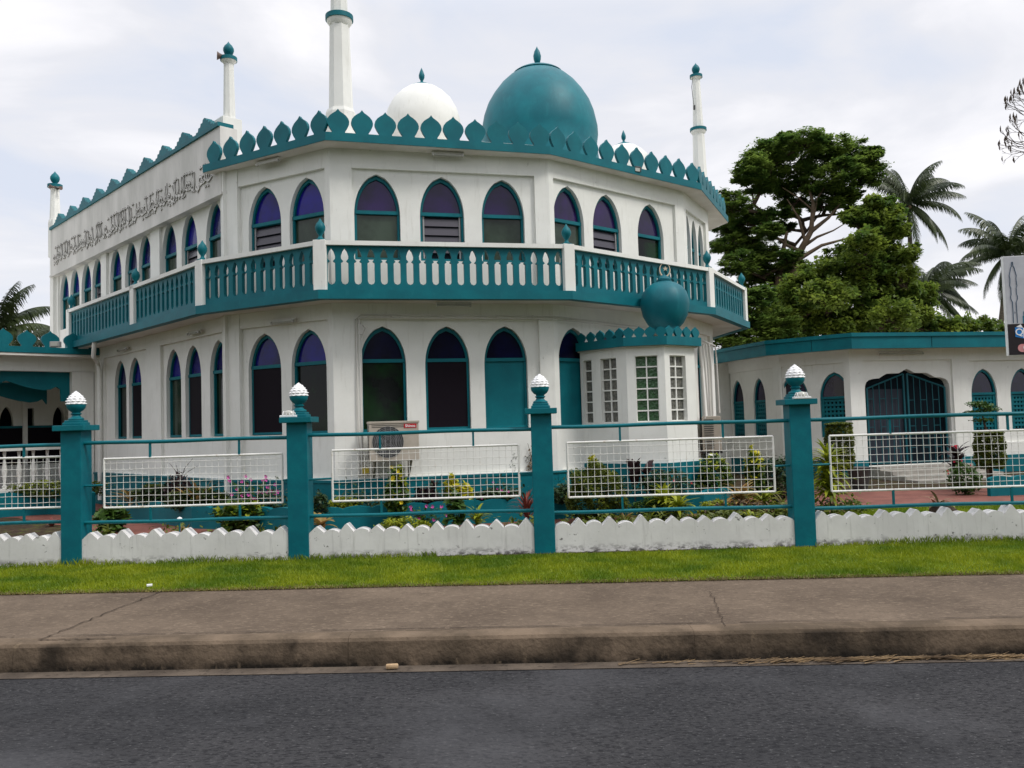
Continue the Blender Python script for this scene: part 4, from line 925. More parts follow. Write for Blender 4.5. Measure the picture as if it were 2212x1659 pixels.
def bush(name, label, c, r, n, size, m, cat='bush', stems=5, group='bedding plants in the mosque garden', flowers=None, aspect=.55, m2=None, shell=.5):
    t = thing(name, label, cat, c, group); c = Vector(c); ctr = c+Vector((0, 0, r[2])); b = MB()
    for i in range(stems):
        a_ = rng.uniform(0, 6.28); e_ = ctr+Vector((r[0]*.6*math.cos(a_), r[1]*.6*math.sin(a_), rng.uniform(-.2, .6)*r[2])); b.tube([c, (c+e_)/2+Vector((0, 0, .01)), e_], [.012, .008, .004], 5)
    b.build('stem', m_twig, t)
    P = ball_pts(ctr, r, int(n*1.5), shell); P[:, 2] = np.maximum(P[:, 2], c.z+.015)
    leaves('foliage', P, size, m, t, aspect, off=c)
    if m2: leaves('young_leaves', ball_pts(ctr+Vector((0, 0, r[2]*.3)), (r[0]*.9, r[1]*.9, r[2]*.8), n//4, .85), size*1.1, m2, t, aspect, off=c)
    if flowers:
        mf, k, fs = flowers; b = MB()
        for q in ball_pts(ctr, (r[0]*1.1, r[1]*1.1, r[2]*1.15), k, .9):
            if q[2] < ctr.z-.2*r[2]: q[2] = 2*ctr.z-q[2]
            for j in range(5):
                a_ = 2*math.pi*j/5; d1 = Vector((math.cos(a_), -.5, math.sin(a_)))*fs; d2 = Vector((math.cos(a_+.9), -.5, math.sin(a_+.9)))*fs*.9
                b.add([Vector(q), Vector(q)+d1, Vector(q)+d2], [(0, 1, 2)])
        b.build('flower', mf, t)
    return t
def flowering(label, c, w_, h, k, mf, seed, fs=.022):
    rr = random.Random(seed); t = thing('flowering_plant', label, 'flowering plant', c, 'bedding plants in the mosque garden'); c = Vector(c); b = MB(); fb = MB(); L_ = []
    for i in range(k):
        e_ = c+Vector((rr.uniform(-w_, w_), rr.uniform(-.12, .12), h*rr.uniform(.35, 1))); m_ = (c+e_)/2+Vector((rr.uniform(-.04, .04), 0, .05)); b.tube([c, m_, e_], [.005, .004, .003], 4)
        for q in (m_, (m_+e_)/2, c+(m_-c)*.5): L_ += [q+Vector((rr.uniform(-.05, .05), rr.uniform(-.05, .05), rr.uniform(-.04, .04))) for _ in range(7)]
        for j in range(5):
            a_ = 2*math.pi*j/5+rr.random(); d1 = Vector((math.cos(a_), -.4, math.sin(a_)))*fs; d2 = Vector((math.cos(a_+1), -.4, math.sin(a_+1)))*fs; fb.add([e_, e_+d1, e_+(d1+d2)*.62, e_+d2], [(0, 1, 2, 3)])
    b.build('stem', m_gr, t); leaves('foliage', L_, .055, m_gr, t, .5, off=c); fb.build('flower', mf, t)

PZ = .44
# bay 0 and 1
bush('low_hedge', 'low yellow-green hedge plant in the porch planter at the left edge', (-8.75, 16.0, .5), (1.0, .22, .17), 2400, .05, m_hedge, m2=m_yg)
rosette('bromeliad', 'small reddish bromeliad low down left of the leftmost post', gp(112, 1137), 12, .20, .018, m_rd, seed=3)
bush('leafy_plant', 'broad-leaved green plant right of the leftmost fence post', (*gp(240, 1150).xy, .2), (.24, .2, .20), 260, .12, m_gr, cat='plant', aspect=.75)
bush('low_hedge', 'dark green low hedge in the planter under the side windows', (-5.0, 13.25, PZ), (.55, .16, .17), 2400, .05, m_dg, m2=m_hedge)
bush('low_hedge', 'dark green low hedge at the far left end of the planter', (-6.05, 14.3, PZ), (.5, .18, .19), 2000, .055, m_dg, m2=m_hedge)
rosette('bromeliad', 'large yellow-orange bromeliad behind the left mesh panel', (*at(290, 1085, 14.75).xy, PZ), 26, .50, .028, m_or, el=(.35, 1.35), droop=1.3, seed=4)
rosette('bromeliad', 'upright orange-red bromeliad right of the dark twiggy bush', (*at(432, 1080, 13.25).xy, PZ), 18, .50, .028, m_or, el=(.8, 1.45), droop=.8, seed=5, stem=.05)
tw = bush('twiggy_bush', 'dark purple bush with bare twigs sticking up above its top', (*at(388, 1080, 13.6).xy, PZ+.04), (.23, .18, .27), 700, .06, m_dp)
b = MB(); q = tw.location.copy()+Vector((0, 0, .40))
for dx, dz in ((-.16, .32), (-.05, .28), (.22, .38), (.30, .26), (.1, .2)): b.tube([q, q+Vector((dx*.4, 0, dz*.6)), q+Vector((dx, 0, dz))], [.006, .005, .003], 4)
b.build('bare_twig', m_twig, tw)
flowering('tall plant with pink flowers left of the second fence post', (*at(548, 1085, 12.7).xy, PZ), .40, .58, 26, m_pk, 9, .026)
bush('bush', 'yellow-green bush with rounded leaves below the pink flowers', (*gp(520, 1148).xy, .2), (.38, .24, .22), 650, .085, m_gr, aspect=.8, m2=m_yg)
rosette('agave', 'single upright brown leaf plant behind the wall before the left path', gp(398, 1152), 4, .16, .02, m_or, el=(1.1, 1.5), droop=.2, seed=8)
# bay 2
bush('shrub', 'dark green shrub directly right of the lamp post, second from left', (*at(690, 1070, 11.9).xy, .35), (.13, .12, .22), 380, .06, m_dg, cat='plant')
rosette('bromeliad', 'orange and red bromeliad beside the second fence post', (*at(692, 1105, 11.3).xy, .36), 12, .32, .03, m_or, el=(.3, 1.3), seed=12)
bush('bush', 'low yellow-green bush behind the left end of the middle mesh panel', (*at(742, 1085, 12.25).xy, PZ), (.26, .16, .12), 700, .05, m_yg)
bush('snapdragon', 'tall leafy plant with yellow flowers under the air conditioner', (*at(858, 1108, 11.95).xy, .2), (.16, .13, .44), 520, .085, m_gr, cat='flowering plant', flowers=(m_yf, 10, .03), m2=m_yg, aspect=.6)
bush('shrub', 'dark purple-leaved shrub right of the tall yellow-flowered plant', (*at(922, 1085, 12.5).xy, PZ), (.20, .15, .16), 600, .06, m_dp, cat='plant')
rosette('cordyline', 'small dark purple cordyline rising behind the middle mesh panel', (*at(938, 1085, 12.6).xy, PZ), 8, .22, .02, m_dp, el=(.8, 1.4), stem=.28, seed=14)
bush('croton', 'bright golden croton behind the middle mesh panel', (*at(978, 1085, 12.65).xy, PZ), (.13, .12, .24), 260, .10, m_yel2, cat='plant', aspect=.45)
bush('croton', 'second, lower golden croton just right of the bright one', (*at(1008, 1088, 12.65).xy, PZ-.02), (.12, .11, .19), 220, .10, m_yel2, cat='plant', aspect=.45)
bush('shrub', 'dark green shrub beneath the pale pink flowers by the third post', (*at(1070, 1085, 12.7).xy, PZ), (.32, .16, .13), 800, .06, m_dg, cat='plant')
flowering('thin plant with pale pink flowers near the boarded window', (*at(1065, 1085, 12.65).xy, PZ), .26, .36, 10, m_pk, 17, .017)
flowering('low plant with magenta flowers in front of the teal planter wall', (*gp(925, 1143).xy, .2), .26, .36, 16, m_pk, 18, .024)
bush('bush', 'low yellow-green bush at the foot of the teal planter wall', (*gp(872, 1156).xy, .2), (.36, .2, .12), 700, .05, m_yg)
bush('leafy_plant', 'green broad-leaved plant growing in front of the teal planter wall', (*gp(985, 1152).xy, .2), (.14, .12, .30), 130, .13, m_gr, cat='plant', aspect=.6)
rosette('dracaena', 'small striped green dracaena at the foot of the planter wall', (*gp(1032, 1150).xy, .2), 12, .26, .016, m_yg, el=(.5, 1.4), stem=.2, levels=3, seed=20)
rosette('cordyline', 'red-leaved cordyline left of the third fence post', (*gp(1140, 1142).xy, .2), 16, .34, .010, m_rd, el=(.5, 1.45), droop=1.0, stem=.30, levels=3, seed=21)
for px, py, lab in ((1107, 1000, 'thin creeper hanging on the white wall left of the third post'), (1148, 1000, 'brown fern hanging on the white wall beside the third post')):
    q = at(px, py, 13.55); t = thing('hanging_plant', lab, 'hanging plant', q, 'plants hanging on the wall'); P = np.array([q])+nrg.normal(0, 1, (130, 3))*np.array([.035, .02, .11]); leaves('foliage', P, .05, m_dry if px > 1120 else m_dg, t, off=q)
    MB().tube([q+Vector((.0, .03, .1)), q+Vector((-.05, .0, .32))], .004, 4).build('stem', m_twig, t)
# bay 3
bush('clipped_bush', 'large round clipped dark bush behind the third mesh panel', (*gp(1292, 1130).xy, .2), (.42, .40, .43), 9000, .042, m_hedge, shell=.75, stems=7)
bush('croton', 'yellow-leaved sprig sticking up behind the round clipped bush', (*at(1283, 1000, 12.6).xy, .70), (.10, .09, .24), 190, .085, m_yel2, cat='plant', aspect=.45)
bush('shrub', 'dark spreading shrub just right of the third fence post', (*at(1215, 1075, 12.6).xy, PZ), (.18, .2, .14), 420, .06, m_dg, cat='plant')
rosette('canna', 'dark striped canna with two leafy heads before the white bay', (*at(1372, 1075, 12.7).xy, PZ), 7, .28, .05, m_dp, el=(.9, 1.5), droop=.5, stem=.42, levels=2, seed=23)
rosette('canna', 'second dark striped canna with drooping leaves, right of the first', (*at(1398, 1075, 12.75).xy, PZ), 8, .28, .045, m_dp, el=(.4, 1.3), droop=1.2, stem=.40, levels=2, seed=24)
bush('shrub', 'dark green shrub with a few red flowers below the glass-block bay', (*at(1440, 1070, 12.6).xy, PZ), (.36, .2, .24), 1300, .05, m_dg, flowers=(m_rf, 5, .022), cat='flowering plant')
rosette('agave', 'pale and pink rosette plant low beside the round bush', (*gp(1352, 1128).xy, .2), 9, .26, .03, m_or, el=(.3, 1.2), seed=26)
rosette('dracaena', 'variegated yellow-green dracaena left of the teal block', (*gp(1438, 1125).xy, .2), 16, .34, .018, m_yg, el=(.3, 1.4), stem=.34, levels=4, seed=27)
rosette('dracaena', 'variegated dracaena in front of the dark shrub with red flowers', (*gp(1468, 1130).xy, .2), 16, .32, .018, m_yg, el=(.2, 1.3), stem=.24, levels=3, seed=28)
bush('shrub', 'mass of mid-green leaves low under the glass-block bay', (*gp(1425, 1122).xy, .2), (.40, .2, .17), 900, .07, m_gr, cat='plant')
bush('bush', 'small bright yellow-green bush beside the red path', (*gp(1548, 1118).xy, .2), (.28, .2, .13), 700, .055, m_yg)
bush('shrub', 'green shrub with yellow tips in front of the side-on air conditioner', (*at(1548, 1070, 13.6).xy, .3), (.30, .22, .37), 1100, .07, m_gr, m2=m_yg, cat='plant')
bush('croton', 'tall golden-topped croton behind the right end of the third mesh panel', (*at(1632, 1075, 13.4).xy, .25), (.16, .15, .43), 600, .085, m_gr, m2=m_yel2, cat='plant')
rosette('dracaena', 'striped cream and green dracaena under the golden-topped croton', (*gp(1600, 1115).xy, .2), 16, .38, .022, m_or, el=(.2, 1.3), stem=.28, levels=3, seed=31)
rosette('dracaena', 'spiky yellow-green dracaena left of the rightmost post', (*gp(1650, 1112).xy, .2), 18, .36, .018, m_yg, el=(.1, 1.3), stem=.22, levels=3, seed=32)
bush('shrub', 'dark shrub with dry brown leaves behind the bottom rail near the right post', (*gp(1600, 1118).xy, .2), (.5, .2, .13), 900, .06, m_dry, cat='plant')
bush('shrub', 'dark green shrub in shade beside the annex wall, left of the right post', (*at(1680, 1065, 14.0).xy, .2), (.32, .3, .40), 1300, .07, m_dg, cat='plant')
rosette('grass_tuft', 'tuft of dry arching grass beside the right-hand post', (*gp(1700, 1112).xy, .2), 34, .55, .006, m_grassd, el=(.7, 1.5), droop=1.9, seed=33, cat='grass tuft')
bush('shrub', 'leafy low shrub at the foot of the low wall before the round bush', (*gp(1560, 1140).xy, .2), (.7, .22, .10), 1100, .07, m_hedge, cat='plant')
rosette('dracaena', 'green and yellow dracaena close behind the low wall near the right post', (*gp(1625, 1140).xy, .2), 16, .26, .014, m_yg, el=(.1, 1.2), stem=.1, levels=2, seed=35)
# bay 4
rosette('dracaena', 'tall yellow-striped dracaena between the right post and the topiary', (*gp(1795, 1108).xy, .2), 26, .38, .022, m_yg, el=(.0, 1.4), stem=.78, levels=8, seed=36)
rosette('grass_tuft', 'dry brown tuft under the tall striped dracaena', (*gp(1790, 1110).xy, .2), 30, .36, .010, m_dry, el=(.2, 1.3), droop=1.6, seed=37, cat='grass tuft')
def topiary(label, px, y0, y1, Y, wpx, seed):
    c = at(px, y1, Y); ct = at(px, y0, Y); r = wpx/2*Y/1800; t = thing('topiary', label, 'topiary', (c.x, Y, c.z), 'clipped topiary shrubs by the annex'); n = 6500; h = ct.z-c.z
    v = nrg.uniform(-1, 1, n); a_ = nrg.uniform(0, 2*np.pi, n); rad = r*(.75+.25*nrg.uniform(0, 1, n))*(1-.25*np.abs(v)**6)*(1+.06*np.sin(v*9+a_*2))
    P = np.stack([c.x+rad*np.cos(a_), Y+rad*np.sin(a_), c.z+h*(.5+.5*v)], 1); k = n//5; rr_ = r*np.sqrt(nrg.uniform(0, 1, k))*.95; aa = nrg.uniform(0, 6.28, k)
    P2 = np.stack([c.x+rr_*np.cos(aa), Y+rr_*np.sin(aa), ct.z+.1*r*np.cos(rr_/r*1.5)], 1); leaves('foliage', np.vstack([P, P2]), .045, m_hedge, t, .6, off=t.location)
    MB().tube([(c.x, Y, .2), (c.x, Y, ct.z-.1)], .03, 8).build('trunk', m_twig, t)
topiary('drum-shaped clipped topiary shrub right of the right post', 1816, 916, 1015, 15.4, 60, 1)
topiary('clipped topiary shrub with a small tree behind it, at the far right', 2140, 935, 1012, 15.0, 62, 2)
q = at(1856, 1022, 16.3); tag(MB().lathe((q.x, q.y, .2), [(.14, 0), (.19, .2), (.22, .40), (.23, .42), (.20, .43)], 20).build('plant_pot', m_dgrey, smooth=40), 'dark round plant pot at the left of the entrance steps', 'plant pot')
q = at(2125, 905, 15.8); t = thing('small_tree', 'slender small tree with sparse green leaves in front of the annex window', 'tree', (q.x, q.y, .2))
MB().tube([(q.x, q.y, .2), (q.x+.05, q.y, 1.2), (q.x-.02, q.y, q.z+.05), (q.x+.1, q.y, q.z+.25)], [.03, .025, .015, .006], 6).build('trunk', m_twig, t)
P = np.vstack([ball_pts(q+Vector((dx, 0, dz)), (.22, .2, .05), 150, .2) for dx, dz in ((0, .25), (-.18, .12), (.14, .18), (0, -.02), (-.1, .3))]); leaves('crown', P, .07, m_gr, t, .5, off=t.location)
rosette('cordyline', 'dark purple cordyline beside the gated annex door', (*at(2068, 1040, 15.6).xy, .2), 12, .36, .04, m_dp, el=(.5, 1.4), stem=.62, levels=3, seed=41, bloom=(m_rf, 5))
bush('shrub', 'green leafy plant with small red flowers at the right of the steps', (*at(2085, 1065, 14.6).xy, .2), (.30, .2, .28), 700, .07, m_gr, flowers=(m_rf, 5, .02), cat='flowering plant')
scallop_wall([(9.25+.0, 16.55), (8.05, 14.2), (12.5, 14.6)][1:], .19, .50, 'planter_wall', 'low teal scalloped planter wall at the far right before the annex', 'planter')
rosette('cycad', 'dry brown cycad stump with a few dead leaves in the right lawn', (*gp(2030, 1122).xy, .2), 14, .30, .014, m_dry, el=(.1, 1.0), stem=.22, seed=43)
q = gp(2030, 1122); b = MB(); b.lathe((q.x+.05, q.y, .2), [(.17, 0), (.19, .06), (.15, .14), (.10, .18), (.05, .19)], 12, wob=lambda i, k: 1+.15*math.sin(k*2.3+i)); tag(b.build('tree_stump', m_bark), 'rough dark tree stump in the lawn behind the right low wall', 'stump')
q = gp(1745+330, 1092); rosette('agave', 'small red-brown bromeliad at the edge of the red path', (*gp(2022, 1095).xy, .2), 8, .22, .02, m_rd, el=(.5, 1.3), seed=44)
# leaf litter, small debris
b = MB(); rr = random.Random(5)
for i in range(460):
    x_ = rr.gauss(2.7, .8); y_ = kY(x_)-.05-abs(rr.gauss(0, .035)); a_ = rr.uniform(-.5, .5); L_ = rr.uniform(.02, .09); d = Vector((math.cos(a_), math.sin(a_), rr.uniform(-.05, .15)))*L_; s_ = Vector((-math.sin(a_), math.cos(a_), 0))*rr.uniform(.003, .008); p = Vector((x_, y_, .012+rr.random()*.012))
    b.add([p-d-s_, p+d*.9, p+d+s_, p-d*.9+s_], [(0, 1, 2, 3)])
tag(b.build('dry_leaf_litter', m_dry), 'dry leaves and straw gathered in the gutter at the right', 'leaf litter', kind='stuff')
q = gp(847, 1441, .02); b = MB(); b.box((q.x, q.y, .026), (.085, .04, .032), .1, bev=.012); tag(b.build('stone', mat('sandy_stone', (.50, .36, .22), .8, .2, var=(.34, .23, .13), scale=20)), 'small sandy stone lying in the gutter against the kerb', 'stone')
q = gp(323, 1264, .24); b = MB(); b.box((q.x, q.y, .24), (.05, .03, .02), .4, bev=.004); tag(b.build('litter_scrap', m_pwhite), 'tiny white scrap of litter on the grass verge at the left', 'litter')
q = gp(388, 1122+8, .3); t = thing('garden_light', 'small white lamp on a short stake behind the left low wall', 'garden light', (q.x, 10.6, .2)); q = at(388, 1124, 10.6)
MB().tube([(q.x, 10.6, .2), (q.x, 10.6, q.z)], .010, 6).build('stake', m_teal, t); MB().lathe(q, [(.02, -.02), (.034, 0), (.03, .03), (.001, .045)], 12).build('globe', m_pwhite, t, smooth=60)
b = MB(); b.tube([gp(1340, 1146, .25), gp(1420, 1139, .25), gp(1500, 1138, .25)], .02, 8); tag(b.build('garden_pipe', m_teal, smooth=60), 'teal pipe lying on the ground behind the third low wall', 'pipe')

# ================================================================== TREES
def branch(b, p, q, r0, r1, sag=.15, seed=0, n=5):
    rr = random.Random(seed); P = []; p = Vector(p); q = Vector(q); L_ = (q-p).length
    for i in range(n+1):
        t = i/n; P.append(p.lerp(q, t)+Vector((rr.uniform(-1, 1), rr.uniform(-1, 1), math.sin(math.pi*t)*sag*3))*L_*.05*(1 if 0 < i < n else 0))
    b.tube(P, [r0+(r1-r0)*i/n for i in range(n+1)], 6, cap=False); return P
def clump_tree(name, label, base, fork, clumps, Y, m, size, per, aspect, cat='tree', thick=.22, flat_=True, spray=14, seed=1, trunk_pts=None, group=None):
    rr = random.Random(seed); t = thing(name, label, cat, base, group); bt = MB(); br = MB(); base = Vector(base)
    f = Vector(fork); bt.tube([base, base.lerp(f, .5)+Vector((.15, 0, 0)), f], [thick*1.3, thick, thick*.8], 10); P = []
    nodes = [f]
    for (px, py, rx, ry, dy) in clumps:
        c = at(px, py, Y+dy); sx, sz = rx*Y/1800, ry*Y/1800
        src = min(nodes, key=lambda q: (q-c).length+(0 if q.z < c.z else 2.0)); pts = branch(br, src, c-Vector((0, 0, sz*.5)), thick*.38, thick*.10, seed=rr.random()); nodes += pts[2:4]
        for k in range(spray):
            while True:
                v = Vector((rr.uniform(-1, 1), rr.uniform(-1, 1), rr.uniform(-1, 1)))
                if v.length < 1.12: break
            s_ = c+Vector((v.x*sx, v.y*(sx+sz)/2, v.z*sz)); branch(br, c-Vector((0, 0, sz*.5)), s_, thick*.07, thick*.025, seed=rr.random(), n=3)
            w0 = (.25+rr.random()*.42)*(sx+sz)/2*.62; q = np.clip(nrg.normal(size=(per, 3))*.58, -1.5, 1.5)
            P.append(np.array(s_)+q*np.array([w0*1.15, w0*1.15, w0*(.55 if flat_ else .85)]))
    bt.build('trunk', m_bark, t, smooth=60); br.build('branches', m_bark, t, smooth=60)
    leaves('crown', np.vstack(P), size, m, t, aspect, droop=.1 if flat_ else .3, flat_=1 if flat_ else 0, off=base); return t
Y = 32
up = [(1665, 590, 40, 22, 0), (1720, 585, 30, 18, 1), (1640, 560, 34, 20, 1), (1780, 442, 36, 12, 0), (1715, 440, 30, 12, 1), (1690, 490, 26, 14, 1), (1660, 500, 30, 16, -1), (1845, 455, 26, 10, 1), (1605, 390, 22, 12, 0), (1885, 330, 20, 12, 0), (1700, 296, 20, 9, 0), (1772, 298, 18, 8, 1), (1650, 330, 42, 26, 0), (1690, 320, 40, 24, 1), (1735, 308, 48, 22, -1), (1790, 318, 40, 24, 0), (1835, 330, 42, 28, 1), (1870, 352, 38, 24, 0), (1625, 360, 34, 26, -1), (1660, 372, 45, 22, 1),
      (1710, 360, 45, 26, 0), (1765, 362, 48, 28, 1), (1820, 372, 46, 26, -1), (1865, 385, 36, 20, 0), (1640, 400, 34, 18, 0), (1690, 410, 34, 18, 1), (1745, 400, 36, 22, 0), (1805, 412, 38, 18, 0), (1840, 425, 26, 14, 0)]
lowl = [(1580, 440, 38, 26, -1), (1612, 470, 42, 26, 0), (1572, 485, 34, 24, 1), (1650, 470, 28, 18, 0), (1575, 530, 36, 24, 0), (1620, 520, 40, 24, 1), (1660, 540, 36, 24, 0), (1595, 570, 42, 24, -1), (1640, 590, 42, 26, 0), (1600, 620, 22, 14, 1), (1700, 560, 30, 20, -1), (1705, 460, 22, 10, 0)]
base = at(1688, 900, Y); base.z = .15
tr1 = clump_tree('spreading_tree', 'large spreading feathery-leaved tree with a layered crown behind the annex', base, at(1694, 640, Y), up+lowl, Y, m_tree, .17, 110, .38, thick=.22, seed=4, spray=34)
b = MB()
for pts, r in (((( 1694, 650), (1712, 590), (1730, 540), (1752, 500), (1757, 440), (1745, 400)), (.22, .17, .13, .10, .07, .04)), (((1752, 500), (1790, 470), (1815, 440)), (.09, .06, .03)), (((1736, 532), (1765, 512), (1800, 498), (1830, 480)), (.07, .05, .03, .012)),
               (((1690, 650), (1682, 600), (1690, 550), (1700, 500)), (.20, .15, .10, .05)), (((1740, 525), (1725, 470), (1700, 430)), (.07, .05, .02)), (((1735, 545), (1700, 530), (1660, 500), (1630, 470)), (.09, .06, .04, .02)), (((1757, 470), (1765, 430), (1790, 390)), (.05, .04, .02)),
               (((1725, 560), (1775, 530), (1830, 515), (1862, 520)), (.09, .06, .035, .015)), (((1757, 455), (1722, 425), (1690, 405)), (.04, .03, .015))):
    b.tube([at(x_, y_, Y-.3) for x_, y_ in pts], list(r), 8, cap=False)
b.build('limbs', mat('limb_bark', (.16, .115, .08), .9, .1, var=(.09, .065, .045), scale=3), tr1, smooth=60)
br = [(1880, 480, 40, 22, 0), (1845, 470, 28, 14, 0), (1910, 510, 44, 26, 1), (1870, 520, 36, 20, -1), (1935, 490, 34, 20, 0), (1820, 560, 50, 28, 1), (1770, 590, 42, 26, 0), (1865, 570, 46, 28, 0), (1915, 560, 44, 28, 1), (1955, 545, 28, 20, 0), (1730, 620, 42, 28, 0),
      (1680, 650, 48, 30, 1), (1780, 640, 50, 30, -1), (1840, 630, 50, 30, 0), (1900, 620, 48, 32, 1), (1955, 610, 40, 30, 0), (1990, 640, 34, 26, 1), (1720, 680, 52, 30, 0), (1790, 690, 55, 30, 1), (1860, 685, 55, 30, 0), (1930, 680, 52, 32, -1), (1990, 690, 42, 26, 0), (1650, 700, 46, 24, 0), (2035, 705, 34, 18, 0), (1700, 715, 60, 24, 1), (1800, 718, 60, 24, 0), (1900, 716, 60, 24, 1), (1760, 660, 50, 26, 1), (1880, 655, 50, 26, 1), (1940, 650, 44, 26, 1), (1820, 600, 44, 24, 1), (1980, 720, 50, 20, 1), (1900, 440, 30, 16, 0), (1925, 460, 30, 18, 1), (1890, 590, 40, 22, 1)]
base = at(1850, 900, 28); base.z = .15
clump_tree('broad_tree', 'dense broad-leaved yellow-green tree rising just above the annex roof', base, at(1850, 720, 28), br, 28, m_tree2, .15, 85, .6, thick=.2, flat_=False, seed=8, spray=32)
cl = [(1600, 650, 40, 26, 0), (1640, 640, 34, 22, 0), (1625, 690, 50, 30, 1), (1580, 700, 40, 28, 0), (1680, 700, 40, 28, 0), (1560, 735, 50, 22, 0), (1620, 735, 50, 20, 0), (1680, 728, 44, 18, 0)]
base = at(1600, 900, 27); base.z = .15
clump_tree('dark_tree', 'dark feathery tree low between the mosque balcony and the annex roof', base, at(1605, 750, 27), cl, 27, m_tree, .15, 110, .42, thick=.14, seed=10, spray=32)
cl = [(2060, 690, 40, 18, 0), (2105, 705, 34, 14, 0), (2135, 700, 22, 16, 1), (2160, 715, 24, 12, 0), (2195, 715, 30, 14, 0), (2050, 715, 50, 14, 0), (2230, 712, 40, 20, 0)]
base = at(2110, 900, 34); base.z = .15
clump_tree('background_shrub_tree', 'sparse green treetop showing over the right end of the annex roof', base, at(2110, 760, 34), cl, 34, m_tree2, .20, 90, .5, thick=.1, flat_=False, seed=12, spray=8)

def frond(name, b0, az, L_, el0, droop, t, m=m_palm, wd=1.0, seed=0, hang=.75):
    rr = random.Random(seed); n = 26; p = Vector(b0); el_ = el0; h = Vector((math.cos(az), math.sin(az), 0)); side = Vector((-math.sin(az), math.cos(az), 0)); b = MB(); pts = [p.copy()]; V = []
    for i in range(n):
        d = h*math.cos(el_)+Vector((0, 0, math.sin(el_))); p = p+d*L_/n; pts.append(p.copy()); el_ -= droop/n*(.6+.8*i/n)
    b.tube(pts, [.035*(1-.85*i/n)*L_/4 for i in range(n+1)], 5, cap=False)
    for i in range(3, n+1):
        t_ = i/n; ll = L_*.24*math.sin(math.pi*(.14+.80*t_))**.8*wd; d = (pts[i]-pts[i-1]).normalized()
        for s_ in (-1, 1):
            for k in range(4):
                q = pts[i-1].lerp(pts[i], k/4); out = (side*s_*(1-hang*.55)+d*.55+Vector((0, 0, -hang*rr.uniform(.6, 1.25)+.15))).normalized(); l2 = ll*rr.uniform(.8, 1.1); wv = d*l2*.033
                m_ = q+out*l2*.5; e_ = q+(out+Vector((0, 0, -.35*hang))).normalized()*l2
                b.add([q-wv, q+wv, m_+wv*1.1, m_-wv*1.1, e_], [(0, 1, 2, 3), (3, 2, 4)])
    return b.build(name, m, t)
def palm(label, px, py, Y, fr, L_, base_px, seed, trunk_r=.16):
    rr = random.Random(seed); c = at(px, py, Y); g = at(base_px, 950, Y); g.z = .15; t = thing('palm_tree', label, 'palm tree', g, 'coconut palms behind the buildings')
    mid_ = g.lerp(c, .55)+Vector(((c.x-g.x)*.15, 0, 0)); n = 12; P = [g.lerp(mid_, i/n).lerp(mid_.lerp(c, i/n), i/n) for i in range(n+1)]
    MB().tube(P, [trunk_r*(1.35-.5*i/n) for i in range(n+1)], 10).build('trunk', m_pbark, t, smooth=60)
    for i, (deg, el_, dr) in enumerate(fr):
        frond('frond', c, R(deg), L_*rr.uniform(.88, 1.08), R(el_+rr.uniform(-8, 8)), R(dr+rr.uniform(-5, 22)), t, seed=seed*50+i, hang=.75+.4*rr.random())
    MB().lathe(c, [(trunk_r*.8, -.5), (trunk_r*1.6, -.1), (trunk_r*1.2, .3), (.05, .9)], 10).build('crown_shaft', m_palm, t, smooth=60)
    b = MB()
    for k in range(6):
        a_ = k*1.05+.3; b.lathe(c+Vector((.32*math.cos(a_), .32*math.sin(a_), -.35)), [(.01, -.16), (.12, -.08), (.14, 0), (.11, .09), (.01, .15)], 8)
    b.build('coconuts', m_dry, t, smooth=60)
F1 = [(0, 25, 70), (10, 62, 85), (-30, 5, 75), (20, -15, 60), (-15, -35, 45), (-60, -20, 60), (180, 55, 80), (165, 20, 80), (200, -10, 70), (190, -40, 45), (90, 75, 60), (-90, 60, 90), (240, 30, 90), (150, 70, 70), (60, 40, 80), (-50, 40, 85), (-100, -40, 40), (225, -30, 50), (-10, 80, 60), (170, 85, 50)]
palm('tall coconut palm rising above the trees right of centre-right, its trunk bare below the crown', 1962, 440, 60, F1, 4.2, 1985, 2)
F2 = [(0, 30, 70), (20, 60, 85), (180, 30, 62), (185, 5, 45), (175, 60, 80), (195, -25, 42), (200, -50, 30), (-20, -10, 60), (90, 75, 60), (-90, 65, 90), (150, 80, 50), (30, 75, 50), (-60, 30, 80), (230, 40, 80), (205, 18, 50), (120, 60, 70), (-100, -60, 20), (0, -30, 50)]
palm('coconut palm at the far right, partly hidden by the sign board', 2176, 548, 56, F2, 3.9, 2128, 3)
F3 = [(0, 35, 60), (10, 8, 45), (-10, 60, 75), (-15, -10, 35), (5, -30, 35), (-40, 40, 60), (30, 30, 60), (90, 75, 60), (180, 60, 80), (-90, 50, 80), (-30, -45, 25), (45, 65, 70), (-70, 15, 60), (170, 35, 70)]
palm('lower coconut palm between the broad tree and the far-right palm', 1998, 622, 52, F3, 3.8, 1995, 4, .14)
F4 = [(0, 78, 55), (-30, 70, 70), (25, 60, 70), (170, 75, 60), (-90, 70, 70), (10, 45, 80), (-20, 25, 80), (90, 70, 70)]
palm('coconut palm cut off by the left edge above the porch roof', -12, 730, 40, F4, 3.4, -12, 5, .14)
F5 = [(20, 58, 100), (0, 35, 100), (160, 45, 90), (60, 65, 90), (-60, 50, 90), (180, 20, 80), (-20, 10, 70)]
palm('low palm with arching fronds between the left palm and the mosque corner', 42, 752, 38, F5, 2.4, 40, 6, .12)
F6 = [(170, 50, 90), (190, 20, 80), (150, 70, 80), (0, 40, 90), (60, 60, 80), (-60, 40, 80), (210, 0, 60)]
palm('slim palm half hidden behind the spreading tree beside the mosque balcony', 1604, 532, 48, F6, 2.6, 1628, 7, .13)
